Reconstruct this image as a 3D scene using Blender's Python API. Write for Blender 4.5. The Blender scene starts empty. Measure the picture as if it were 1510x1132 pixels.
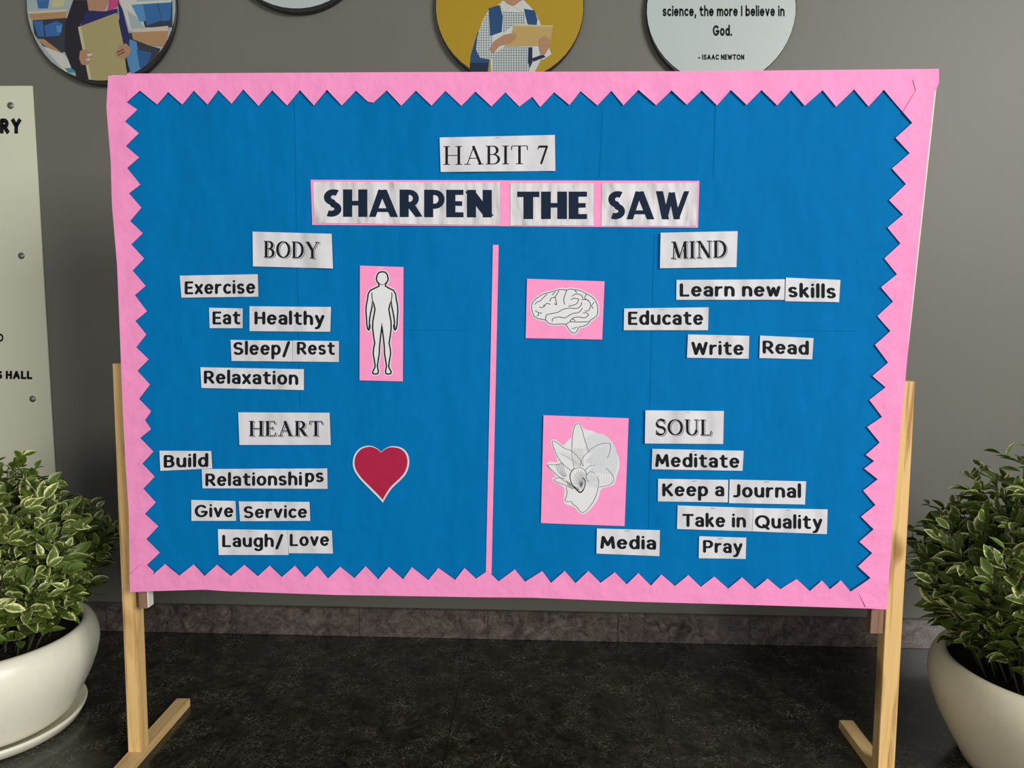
import bpy, bmesh, math, random
from math import sin, cos, pi, radians, sqrt, atan2
from mathutils import Vector, Matrix, noise
from mathutils.geometry import tessellate_polygon

SC = bpy.context.scene
COL = SC.collection
random.seed(7)

# ------------------------------------------------------------------ camera
W_PX, H_PX, F_PX = 1510.0, 1132.0, 1095.0
CX, CY = W_PX / 2, H_PX / 2
down = Vector(((680 - CX) / F_PX, -(10741 - CY) / F_PX, -1)).normalized()
UP = -down
_xv = Vector((33900 / F_PX, 0, 1.0))
XA = (_xv - UP * _xv.dot(UP)).normalized()
YA = UP.cross(XA)
R = Matrix((XA, YA, UP))                       # camera vectors -> world vectors
D0 = 1.78


def ray(px, py):
    return R @ Vector(((px - CX) / F_PX, -(py - CY) / F_PX, -1.0))


_r = ray(203, 1109)
CAM = Vector((0, -D0, 0.024 - _r.z * D0 / _r.y))


def at(px, py, Y):
    r = ray(px, py)
    return CAM + r * ((Y - CAM.y) / r.y)


def atz(px, py, z):
    r = ray(px, py)
    return CAM + r * ((z - CAM.z) / r.z)


SK = 0.018                                     # skirting thickness
WALL = atz(755, 943, 0).y + SK
cam = bpy.data.cameras.new('camera')
cam.sensor_fit = 'HORIZONTAL'
cam.sensor_width = 36.0
cam.lens = 36.0 * F_PX / W_PX
cam.clip_start = 0.02
co = bpy.data.objects.new('camera', cam)
COL.objects.link(co)
co.matrix_world = Matrix.Translation(CAM) @ R.to_4x4()
SC.camera = co

# ------------------------------------------------------------------ world, daylight, exposure
SC.view_settings.view_transform = 'Standard'
SC.view_settings.look = 'None'
SC.view_settings.gamma = 1.0
SC.view_settings.use_curve_mapping = False
SC.view_settings.exposure = 0.0
wd = bpy.data.worlds.new('daylight')
SC.world = wd
wd.use_nodes = True
bg = wd.node_tree.nodes['Background']
bg.inputs[0].default_value = (0.93, 0.95, 1.0, 1)
bg.inputs[1].default_value = 0.22


def area(name, loc, target, sx, sy, power, color):
    l = bpy.data.lights.new(name, 'AREA')
    l.shape = 'RECTANGLE'
    l.size, l.size_y = sx, sy
    l.energy = power
    l.color = color
    o = bpy.data.objects.new(name, l)
    o.location = loc
    o.rotation_euler = (Vector(target) - Vector(loc)).to_track_quat('-Z', 'Y').to_euler()
    COL.objects.link(o)
    return o


# the wide glazed entrance behind and to the right of the viewer
area('entrance_daylight', (5.0, -5.6, 3.4), (0.0, 0.2, 0.8), 3.1, 2.5, 590, (1.0, 0.985, 0.94))
# soft fill lamp added to the left behind the viewer, brightens the pots
area('front_left_fill', (-2.0, -6.0, 1.2), (0.0, 0.2, 0.5), 4.0, 2.0, 85, (1.0, 0.97, 0.90))


# ------------------------------------------------------------------ materials
def new_mat(name, color, rough=0.6, spec=0.4):
    m = bpy.data.materials.new(name)
    m.use_nodes = True
    b = m.node_tree.nodes['Principled BSDF']
    b.inputs['Base Color'].default_value = (*color, 1)
    b.inputs['Roughness'].default_value = rough
    b.inputs['Specular IOR Level'].default_value = spec
    return m


def nodes(m):
    nt = m.node_tree
    return nt, nt.nodes['Principled BSDF'], (lambda t, **k: _nn(nt, t, k)), nt.links.new


def _nn(nt, t, k):
    n = nt.nodes.new(t)
    for a, v in k.items():
        setattr(n, a, v)
    return n


def noise_tex(N, L, src, scale, detail=3, rough=0.5, stretch=None, dist=0.0):
    n = N('ShaderNodeTexNoise')
    n.inputs['Scale'].default_value = scale
    n.inputs['Detail'].default_value = detail
    n.inputs['Roughness'].default_value = rough
    n.inputs['Distortion'].default_value = dist
    if stretch:
        mp = N('ShaderNodeMapping')
        mp.inputs['Scale'].default_value = stretch
        L(src, mp.inputs['Vector'])
        src = mp.outputs['Vector']
    L(src, n.inputs['Vector'])
    return n


def ramp(N, L, fac, stops):
    r = N('ShaderNodeValToRGB')
    el = r.color_ramp.elements
    while len(el) < len(stops):
        el.new(0.5)
    for e, (p, c) in zip(el, stops):
        e.position = p
        e.color = (*c, 1)
    L(fac, r.inputs['Fac'])
    return r


def bump(N, L, b, height, strength, dist):
    n = N('ShaderNodeBump')
    n.inputs['Strength'].default_value = strength
    n.inputs['Distance'].default_value = dist
    L(height, n.inputs['Height'])
    L(n.outputs['Normal'], b.inputs['Normal'])


def paper(name, color, rough=0.55, var=0.05, wrinkle=0.35, scale=9.0, stretch=(1, 1, 1), dist=0.004, spec=0.15, detail=4):
    m = new_mat(name, color, rough, spec)
    nt, b, N, L = nodes(m)
    g = N('ShaderNodeNewGeometry').outputs['Position']
    n1 = noise_tex(N, L, g, scale, detail, 0.5, stretch)
    lo = tuple(max(0, c * (1 - var)) for c in color)
    hi = tuple(min(1, c * (1 + var)) for c in color)
    n2 = noise_tex(N, L, g, 40, 3, 0.6)
    r = ramp(N, L, n2.outputs['Fac'], [(0.3, lo), (0.7, hi)])
    L(r.outputs['Color'], b.inputs['Base Color'])
    bump(N, L, b, n1.outputs['Fac'], wrinkle, dist)
    return m


def wood(name, dark, light, axis):
    m = new_mat(name, light, 0.55, 0.35)
    nt, b, N, L = nodes(m)
    g = N('ShaderNodeTexCoord').outputs['Object']
    st = [75, 75, 75]
    st[axis] = 2.2
    n1 = noise_tex(N, L, g, 1.0, 5, 0.6, tuple(st), 0.6)
    r = ramp(N, L, n1.outputs['Fac'], [(0.32, dark), (0.48, light), (0.7, tuple(min(1, c * 1.12) for c in light))])
    st2 = [9, 9, 9]
    st2[axis] = 4.0
    n2 = noise_tex(N, L, g, 1.0, 2, 0.5, tuple(st2))
    r2 = ramp(N, L, n2.outputs['Fac'], [(0.31, (0.36, 0.25, 0.17)), (0.40, (1, 1, 1))])
    mx = N('ShaderNodeMix', data_type='RGBA', blend_type='MULTIPLY')
    mx.inputs['Factor'].default_value = 0.8
    L(r.outputs['Color'], mx.inputs[6])
    L(r2.outputs['Color'], mx.inputs[7])
    L(mx.outputs[2], b.inputs['Base Color'])
    bump(N, L, b, n1.outputs['Fac'], 0.25, 0.001)
    return m


def wall_paint():
    m = new_mat('grey_wall_paint', (0.138, 0.136, 0.115), 0.5, 0.35)
    nt, b, N, L = nodes(m)
    g = N('ShaderNodeNewGeometry').outputs['Position']
    n1 = noise_tex(N, L, g, 1.6, 3, 0.5)
    r = ramp(N, L, n1.outputs['Fac'], [(0.35, (0.134, 0.132, 0.112)), (0.65, (0.143, 0.141, 0.119))])
    L(r.outputs['Color'], b.inputs['Base Color'])
    n2 = noise_tex(N, L, g, 130, 3, 0.6)
    bump(N, L, b, n2.outputs['Fac'], 0.05, 0.001)
    return m


def granite(name, base, mid, vein, rough, tile, off=(0, 0), joint=(0.02, 0.02, 0.02)):
    m = new_mat(name, base, rough, 0.5)
    nt, b, N, L = nodes(m)
    g = N('ShaderNodeNewGeometry').outputs['Position']
    n1 = noise_tex(N, L, g, 24, 9, 0.72, None, 1.2)
    r = ramp(N, L, n1.outputs['Fac'], [(0.36, base), (0.56, mid), (0.78, tuple(c * 2.4 for c in mid))])
    v = N('ShaderNodeTexVoronoi', feature='DISTANCE_TO_EDGE')
    v.inputs['Scale'].default_value = 34
    nd = noise_tex(N, L, g, 9, 4, 0.6)
    ad = N('ShaderNodeMixRGB', blend_type='ADD')
    ad.inputs[0].default_value = 0.35
    L(g, ad.inputs[1])
    L(nd.outputs['Color'], ad.inputs[2])
    L(ad.outputs[0], v.inputs['Vector'])
    rv = ramp(N, L, v.outputs['Distance'], [(0.0, (1, 1, 1)), (0.03, (0, 0, 0))])
    n3 = noise_tex(N, L, g, 11, 4, 0.6)
    rm = ramp(N, L, n3.outputs['Fac'], [(0.44, (0, 0, 0)), (0.66, (1, 1, 1))])
    mu = N('ShaderNodeMath', operation='MULTIPLY')
    L(rv.outputs['Color'], mu.inputs[0])
    L(rm.outputs['Color'], mu.inputs[1])
    mx = N('ShaderNodeMix', data_type='RGBA')
    L(mu.outputs[0], mx.inputs['Factor'])
    L(r.outputs['Color'], mx.inputs[6])
    mx.inputs[7].default_value = (*vein, 1)
    # tile joints
    sp = N('ShaderNodeSeparateXYZ')
    L(g, sp.inputs[0])
    masks = []
    for k, ax in enumerate(('X', 'Y')):
        if tile[k] is None:
            continue
        a = N('ShaderNodeMath', operation='ADD')
        a.inputs[1].default_value = 50 * tile[k] + off[k]
        L(sp.outputs[ax], a.inputs[0])
        q = N('ShaderNodeMath', operation='MODULO')
        q.inputs[1].default_value = tile[k]
        L(a.outputs[0], q.inputs[0])
        c = N('ShaderNodeMath', operation='LESS_THAN')
        c.inputs[1].default_value = 0.003
        L(q.outputs[0], c.inputs[0])
        masks.append(c.outputs[0])
    f = masks[0]
    if len(masks) > 1:
        s = N('ShaderNodeMath', operation='MAXIMUM')
        L(masks[0], s.inputs[0])
        L(masks[1], s.inputs[1])
        f = s.outputs[0]
    mj = N('ShaderNodeMix', data_type='RGBA')
    L(f, mj.inputs['Factor'])
    L(mx.outputs[2], mj.inputs[6])
    mj.inputs[7].default_value = (*joint, 1)
    L(mj.outputs[2], b.inputs['Base Color'])
    return m


def leaf_mat():
    m = new_mat('variegated_leaf', (0.06, 0.15, 0.03), 0.42, 0.45)
    nt, b, N, L = nodes(m)
    uv = N('ShaderNodeUVMap').outputs['UV']
    sp = N('ShaderNodeSeparateXYZ')
    L(uv, sp.inputs[0])                        # x = distance from midrib (0..1), y = per-leaf tint
    g = N('ShaderNodeNewGeometry').outputs['Position']
    n1 = noise_tex(N, L, g, 130, 3, 0.6)
    sc_ = N('ShaderNodeMath', operation='MULTIPLY_ADD')
    sc_.inputs[1].default_value = 0.55
    L(n1.outputs['Fac'], sc_.inputs[0])
    L(sp.outputs['X'], sc_.inputs[2])
    wid = N('ShaderNodeMath', operation='MULTIPLY_ADD')
    wid.inputs[1].default_value = 0.42
    L(sp.outputs['Y'], wid.inputs[0])
    L(sc_.outputs[0], wid.inputs[2])
    rr = ramp(N, L, wid.outputs[0], [(0.0, (0.17, 0.215, 0.022)), (0.5, (0.065, 0.11, 0.013)),
                                     (0.86, (0.13, 0.19, 0.035)), (0.97, (0.72, 0.72, 0.32))])
    L(rr.outputs['Color'], b.inputs['Base Color'])
    b.inputs['Transmission Weight'].default_value = 0.0
    return m


M = {}
M['wall'] = wall_paint()
M['floor'] = granite('polished_dark_granite', (0.005, 0.005, 0.004), (0.026, 0.023, 0.016), (0.30, 0.30, 0.24), 0.2, (0.60, 0.60), (0.23, 0.08), (0.006, 0.006, 0.006))
M['skirt'] = granite('brown_granite_skirting', (0.03, 0.024, 0.022), (0.12, 0.095, 0.085), (0.28, 0.26, 0.24), 0.3, (0.46, None), (0.16, 0), (0.03, 0.03, 0.03))
M['blue'] = paper('blue_chart_paper', (0.0, 0.158, 0.42), 0.75, 0.03, 0.45, 2.2, (1.3, 1, 0.6), 0.09, spec=0.06)
M['pink'] = paper('pink_chart_paper', (0.90, 0.295, 0.565), 0.55, 0.03, 0.5, 8, (1, 1, 1), 0.018)
M['pinkcard'] = paper('light_pink_card', (0.93, 0.31, 0.57), 0.55, 0.03, 0.25, 8)
M['white'] = paper('white_print_paper', (0.655, 0.65, 0.68), 0.5, 0.02, 0.6, 9, (1.8, 1, 0.7), 0.03, detail=1)
M['crumpled'] = paper('crumpled_white_paper', (0.665, 0.65, 0.675), 0.5, 0.02, 0.8, 13, (2.0, 1, 0.8), 0.025, detail=1.5)
M['ink'] = new_mat('black_ink', (0.008, 0.010, 0.014), 0.7, 0.12)
M['navy'] = new_mat('navy_ink', (0.008, 0.018, 0.040), 0.7, 0.12)
M['greyink'] = new_mat('grey_ink', (0.10, 0.105, 0.12), 0.5, 0.4)
M['paleink'] = new_mat('pale_grey_ink', (0.46, 0.46, 0.48), 0.5, 0.4)
M['print'] = new_mat('printed_white', (0.72, 0.72, 0.745), 0.5, 0.4)
M['printshade'] = new_mat('printed_pale_grey', (0.62, 0.64, 0.67), 0.5, 0.4)
M['red'] = paper('crimson_paper', (0.40, 0.012, 0.055), 0.5, 0.04, 0.2, 10)
M['steel'] = new_mat('staple_steel', (0.5, 0.5, 0.5), 0.35, 0.5)
M['steel'].node_tree.nodes['Principled BSDF'].inputs['Metallic'].default_value = 0.9
M['screw'] = new_mat('dull_screw_steel', (0.22, 0.21, 0.19), 0.4, 0.5)
M['screw'].node_tree.nodes['Principled BSDF'].inputs['Metallic'].default_value = 0.8
M['pine_z'] = wood('pine_upright', (0.40, 0.21, 0.065), (0.72, 0.47, 0.19), 2)
M['pine_y'] = wood('pine_along', (0.40, 0.25, 0.10), (0.62, 0.42, 0.19), 1)
M['pine_x'] = wood('pine_across', (0.40, 0.24, 0.09), (0.62, 0.41, 0.18), 0)
M['brown'] = wood('red_brown_timber', (0.16, 0.085, 0.055), (0.25, 0.14, 0.09), 2)
M['whitewood'] = new_mat('white_laminate', (0.75, 0.74, 0.70), 0.5)
M['core'] = new_mat('cream_board_core', (0.78, 0.74, 0.52), 0.6)
M['pot'] = paper('cream_glazed_ceramic', (0.82, 0.80, 0.66), 0.33, 0.02, 0.08, 5, spec=0.4)
M['pot2'] = paper('beige_glazed_ceramic', (0.80, 0.74, 0.55), 0.38, 0.02, 0.08, 5, spec=0.4)
M['soil'] = paper('dark_soil', (0.022, 0.017, 0.012), 0.9, 0.3, 1.0, 60, (1, 1, 1), 0.02)
M['stem'] = new_mat('green_brown_stem', (0.055, 0.065, 0.025), 0.6)
M['leaf'] = leaf_mat()
M['panel'] = new_mat('cream_panel', (0.66, 0.66, 0.51), 0.4, 0.4)
M['rim'] = new_mat('black_sign_edge', (0.014, 0.014, 0.015), 0.35, 0.5)
M['signwhite'] = new_mat('pale_sign_face', (0.42, 0.47, 0.455), 0.35, 0.4)
for nm, c in dict(mustard=(0.36, 0.23, 0.012), skin=(0.36, 0.20, 0.12), hair=(0.03, 0.02, 0.015), shirt=(0.50, 0.53, 0.52),
                  check=(0.13, 0.17, 0.20), bag=(0.015, 0.06, 0.15), bagdark=(0.010, 0.018, 0.05), folder=(0.42, 0.29, 0.10),
                  sleeve=(0.018, 0.014, 0.022), kraft=(0.33, 0.28, 0.13), kraftedge=(0.45, 0.42, 0.24), seat=(0.03, 0.12, 0.30),
                  seatlight=(0.07, 0.22, 0.42), desk=(0.36, 0.21, 0.10), desktop=(0.48, 0.43, 0.36), shade=(0.03, 0.035, 0.05),
                  haze=(0.30, 0.36, 0.36), magenta=(0.45, 0.05, 0.16), indigo=(0.02, 0.02, 0.10), paperwhite=(0.50, 0.50, 0.46),
                  jeans=(0.02, 0.09, 0.24), brownwood=(0.12, 0.06, 0.03), teal=(0.05, 0.22, 0.26)).items():
    M[nm] = new_mat('print_' + nm, c, 0.35, 0.4)


# ------------------------------------------------------------------ helpers
def link_mesh(name, verts, faces, mats, parent=None, mat_idx=None, smooth=False, uvs=None):
    me = bpy.data.meshes.new(name)
    me.from_pydata([tuple(v) for v in verts], [], faces)
    for m in (mats if isinstance(mats, (list, tuple)) else [mats]):
        me.materials.append(m)
    if mat_idx:
        me.polygons.foreach_set('material_index', mat_idx)
    if smooth:
        me.polygons.foreach_set('use_smooth', [True] * len(faces))
    if uvs:
        lay = me.uv_layers.new(name='UVMap')
        for p in me.polygons:
            for li in p.loop_indices:
                lay.data[li].uv = uvs[me.loops[li].vertex_index]
    me.update()
    o = bpy.data.objects.new(name, me)
    COL.objects.link(o)
    if parent:
        o.parent = parent
        o.matrix_parent_inverse = Matrix.Translation(-parent.location)
    return o


def empty(name, loc=(0, 0, 0)):
    o = bpy.data.objects.new(name, None)
    o.empty_display_size = 0.05
    o.location = loc
    COL.objects.link(o)
    return o


def tag(o, label, cat, group=None):
    o['label'] = label
    o['category'] = cat
    if group:
        o['group'] = group
    return o


def structure(o):
    o['kind'] = 'structure'
    return o


def boxes(name, bl, mat, parent=None, bevel=0.0):
    bm = bmesh.new()
    for (x0, x1, y0, y1, z0, z1) in bl:
        r = bmesh.ops.create_cube(bm, size=1.0)
        for v in r['verts']:
            v.co = Vector((x0 + (v.co.x + .5) * (x1 - x0), y0 + (v.co.y + .5) * (y1 - y0), z0 + (v.co.z + .5) * (z1 - z0)))
    if bevel:
        bmesh.ops.bevel(bm, geom=bm.edges[:], offset=bevel, segments=2, affect='EDGES')
    me = bpy.data.meshes.new(name)
    bm.to_mesh(me)
    bm.free()
    me.materials.append(mat)
    o = bpy.data.objects.new(name, me)
    COL.objects.link(o)
    if parent:
        o.parent = parent
        o.matrix_parent_inverse = Matrix.Translation(-parent.location)
    return o


def hull_box(name, q0, q1, mat, parent=None):
    """a bar between two quads of four points each"""
    v = list(q0) + list(q1)
    f = [(0, 1, 2, 3), (7, 6, 5, 4)] + [(i, i + 4, (i + 1) % 4 + 4, (i + 1) % 4) for i in range(4)]
    o = link_mesh(name, v, f, mat, parent)
    bm = bmesh.new()
    bm.from_mesh(o.data)
    bmesh.ops.recalc_face_normals(bm, faces=bm.faces)
    bmesh.ops.bevel(bm, geom=bm.edges[:], offset=0.0012, segments=2, affect='EDGES')
    bm.to_mesh(o.data)
    bm.free()
    return o


def lathe(name, prof, c, mat, parent=None, n=72):
    verts, faces = [], []
    for i in range(n):
        a = 2 * pi * i / n
        for (r, z) in prof:
            verts.append((c[0] + r * cos(a), c[1] + r * sin(a), c[2] + z))
    k = len(prof)
    for i in range(n):
        j = (i + 1) % n
        for p in range(k - 1):
            faces.append((i * k + p, j * k + p, j * k + p + 1, i * k + p + 1))
    o = link_mesh(name, verts, faces, mat, parent, smooth=True)
    bm = bmesh.new()
    bm.from_mesh(o.data)
    bmesh.ops.remove_doubles(bm, verts=bm.verts, dist=1e-5)
    bmesh.ops.recalc_face_normals(bm, faces=bm.faces)
    bm.to_mesh(o.data)
    bm.free()
    return o


def spline(pts, n=6, closed=False):
    """Catmull-Rom through the points"""
    P = [Vector((p[0], p[1])) for p in pts]
    out = []
    m = len(P)
    for i in range(m if closed else m - 1):
        g = lambda k: P[k % m] if closed else P[min(max(k, 0), m - 1)]
        a, b, c, d = g(i - 1), g(i), g(i + 1), g(i + 2)
        for k in range(n):
            t = k / n
            q = 0.5 * ((2 * b) + (c - a) * t + (2 * a - 5 * b + 4 * c - d) * t * t + (3 * b - a - 3 * c + d) * t ** 3)
            out.append((q.x, q.y))
    if not closed:
        out.append(tuple(P[-1]))
    return out


def ribbon(pts, w, closed=False, caps=False, wf=None):
    """polygons (2-D) covering a stroke of width w; wf(tangent) overrides w"""
    P = [Vector(p) for p in pts]
    Q = [P[0]]
    for p in P[1:]:
        if (p - Q[-1]).length > 1e-5:
            Q.append(p)
    if closed and (Q[0] - Q[-1]).length < 1e-5:
        Q.pop()
    P = Q
    n = len(P)
    if n < 2:
        return []
    Lf, Rt = [], []
    for i in range(n):
        if closed:
            t0 = (P[i] - P[i - 1]).normalized()
            t1 = (P[(i + 1) % n] - P[i]).normalized()
        else:
            t0 = (P[i] - P[i - 1]).normalized() if i else (P[1] - P[0]).normalized()
            t1 = (P[i + 1] - P[i]).normalized() if i < n - 1 else t0
        t = t0 + t1
        t = t.normalized() if t.length > 1e-4 else t0
        nn = Vector((-t.y, t.x))
        k = 1 / max(0.45, nn.dot(Vector((-t0.y, t0.x))))
        ww = wf(t) if wf else w
        Lf.append(P[i] + nn * ww / 2 * k)
        Rt.append(P[i] - nn * ww / 2 * k)
    polys = []
    for i in range(n if closed else n - 1):
        j = (i + 1) % n
        polys.append([tuple(Lf[i]), tuple(Lf[j]), tuple(Rt[j]), tuple(Rt[i])])
    if caps and not closed:
        for p in (P[0], P[-1]):
            polys.append(disc(p.x, p.y, w / 2, 12))
    return polys


def disc(x, y, r, n=16, ry=None):
    ry = ry or r
    return [(x + r * cos(2 * pi * i / n), y + ry * sin(2 * pi * i / n)) for i in range(n)]


def arc(cx, cy, rx, ry, a0, a1, n=12):
    return [(cx + rx * cos(radians(a0 + (a1 - a0) * i / n)), cy + ry * sin(radians(a0 + (a1 - a0) * i / n))) for i in range(n + 1)]


class Flat:
    """flat printed shapes: polygons in picture pixels, laid on a real surface by a mapping"""

    def __init__(self):
        self.items = []

    def poly(self, pts, mat, layer=0):
        self.items.append((list(pts), mat, layer))
        return self

    def stroke(self, pts, w, mat, layer=0, closed=False, caps=False):
        for k, p in enumerate(ribbon(pts, w, closed, caps)):
            self.items.append((p, mat, layer))
        return self

    def build(self, name, mp, parent=None, step=0.00012):
        names = []
        for _, m, _ in self.items:
            if m not in names:
                names.append(m)
        V, Fc, MI = [], [], []
        for pts, m, layer in self.items:
            b = len(V)
            w = [mp(p[0], p[1]) + Vector((0, -step * layer, 0)) for p in pts]
            V += w
            tris = [tuple(range(len(pts)))] if len(pts) <= 4 else tessellate_polygon([[Vector((p[0], p[1], 0)) for p in pts]])
            for t in tris:
                t = [b + i for i in t]
                nrm = (V[t[1]] - V[t[0]]).cross(V[t[2]] - V[t[0]])
                if nrm.y > 0:
                    t = t[::-1]
                Fc.append(tuple(t))
                MI.append(names.index(m))
        return link_mesh(name, V, Fc, [M[k] for k in names], parent, MI)


# ------------------------------------------------------------------ lettering (strokes in units of the cap height)
def E_(cx, cy, rx, ry):
    return arc(cx, cy, rx, ry, 0, 360, 24)


XM, XR = 0.37, 0.27
ROUND = {
    'a': [arc(.26, .47, .20, .17, 150, 0) + [(.46, .1)], E_(.27, .25, .19, .15)],
    'b': [[(.1, .95), (.1, .1)], E_(.32, XM, .22, XR)],
    'c': [arc(.33, XM, .23, XR, 50, 310)],
    'd': [E_(.32, XM, .22, XR), [(.54, .95), (.54, .1)]],
    'e': [[(.1, .385), (.53, .385)], arc(.32, XM, .22, XR, 5, 318, 20)],
    'g': [E_(.32, XM, .22, XR), [(.54, .64), (.54, -.02)] + arc(.33, -.02, .21, .19, 0, -150)],
    'h': [[(.1, .95), (.1, .1)], arc(.31, .40, .21, .24, 180, 0) + [(.52, .1)]],
    'i': [[(.1, .64), (.1, .1)], [(.1, .895), (.1, .905)]],
    'k': [[(.1, .95), (.1, .1)], [(.12, .33), (.44, .64)], [(.24, .42), (.48, .1)]],
    'l': [[(.1, .95), (.1, .1)]],
    'm': [[(.1, .64), (.1, .1)], arc(.28, .42, .18, .22, 180, 0) + [(.46, .1)], arc(.64, .42, .18, .22, 180, 0) + [(.82, .1)]],
    'n': [[(.1, .64), (.1, .1)], arc(.31, .40, .21, .24, 180, 0) + [(.52, .1)]],
    'o': [E_(.33, XM, .23, XR)],
    'p': [[(.1, .64), (.1, -.22)], E_(.32, XM, .22, XR)],
    'r': [[(.1, .64), (.1, .1)], arc(.34, .36, .24, .27, 180, 80)],
    's': [arc(.28, .505, .17, .135, 42, 250) + arc(.27, .235, .18, .135, 70, -142)],
    't': [[(.2, .84), (.2, .27)] + arc(.37, .27, .17, .17, 180, 290), [(.06, .64), (.42, .64)]],
    'u': [[(.1, .64), (.1, .34)] + arc(.31, .34, .21, .24, 180, 360), [(.52, .64), (.52, .1)]],
    'v': [[(.1, .64), (.31, .1), (.52, .64)]],
    'w': [[(.1, .64), (.26, .1), (.43, .58), (.60, .1), (.76, .64)]],
    'x': [[(.1, .64), (.5, .1)], [(.5, .64), (.1, .1)]],
    'y': [[(.1, .64), (.32, .12)], [(.53, .64), (.28, -.03), (.2, -.17), (.08, -.19)]],
    'A': [[(.06, .1), (.36, .9), (.66, .1)], [(.17, .36), (.55, .36)]],
    'B': [[(.1, .1), (.1, .9), (.32, .9)] + arc(.32, .71, .2, .19, 90, -90), [(.1, .52), (.35, .52)] + arc(.35, .31, .22, .21, 90, -90) + [(.1, .1)]],
    'C': [arc(.44, .5, .34, .4, 50, 310)],
    'D': [[(.1, .1), (.1, .9), (.3, .9)] + arc(.3, .5, .36, .4, 90, -90) + [(.1, .1)]],
    'E': [[(.52, .9), (.1, .9), (.1, .1), (.52, .1)], [(.1, .51), (.47, .51)]],
    'G': [arc(.46, .5, .36, .4, 48, 350, 18) + [(.8, .44), (.52, .44)]],
    'H': [[(.1, .9), (.1, .1)], [(.6, .9), (.6, .1)], [(.1, .51), (.6, .51)]],
    'I': [[(.1, .9), (.1, .1)]],
    'J': [[(.42, .9), (.42, .3)] + arc(.22, .3, .2, .2, 0, -110)],
    'K': [[(.1, .9), (.1, .1)], [(.56, .9), (.14, .48)], [(.26, .56), (.6, .1)]],
    'L': [[(.1, .9), (.1, .1), (.5, .1)]],
    'M': [[(.1, .1), (.18, .9), (.45, .3), (.72, .9), (.8, .1)]],
    'N': [[(.1, .1), (.1, .9), (.6, .1), (.6, .9)]],
    'O': [E_(.48, .5, .38, .4)],
    'P': [[(.1, .1), (.1, .9), (.34, .9)] + arc(.34, .67, .24, .23, 90, -90) + [(.1, .44)]],
    'Q': [E_(.48, .5, .38, .4), [(.56, .24), (.86, .0)]],
    'R': [[(.1, .1), (.1, .9), (.33, .9)] + arc(.33, .68, .22, .22, 90, -90) + [(.1, .46)], [(.32, .46), (.6, .1)]],
    'S': [arc(.34, .70, .23, .2, 40, 250) + arc(.33, .30, .25, .2, 72, -145)],
    'T': [[(.06, .9), (.64, .9)], [(.35, .9), (.35, .1)]],
    'U': [[(.1, .9), (.1, .36)] + arc(.35, .36, .25, .26, 180, 360) + [(.6, .9)]],
    'W': [[(.06, .9), (.26, .1), (.48, .82), (.70, .1), (.90, .9)]],
    'Y': [[(.06, .9), (.33, .5), (.6, .9)], [(.33, .5), (.33, .1)]],
    '/': [[(.08, -.08), (.42, .96)]],
    ',': [[(.1, .1), (.06, -.1)]], '.': [[(.1, .095), (.1, .105)]], '-': [[(.06, .36), (.32, .36)]], "'": [[(.1, .9), (.1, .72)]],
}


def SERIFS(*xs, half=.11):
    return [('t', [(x - half, y), (x + half, y)]) for x, y in xs]


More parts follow.
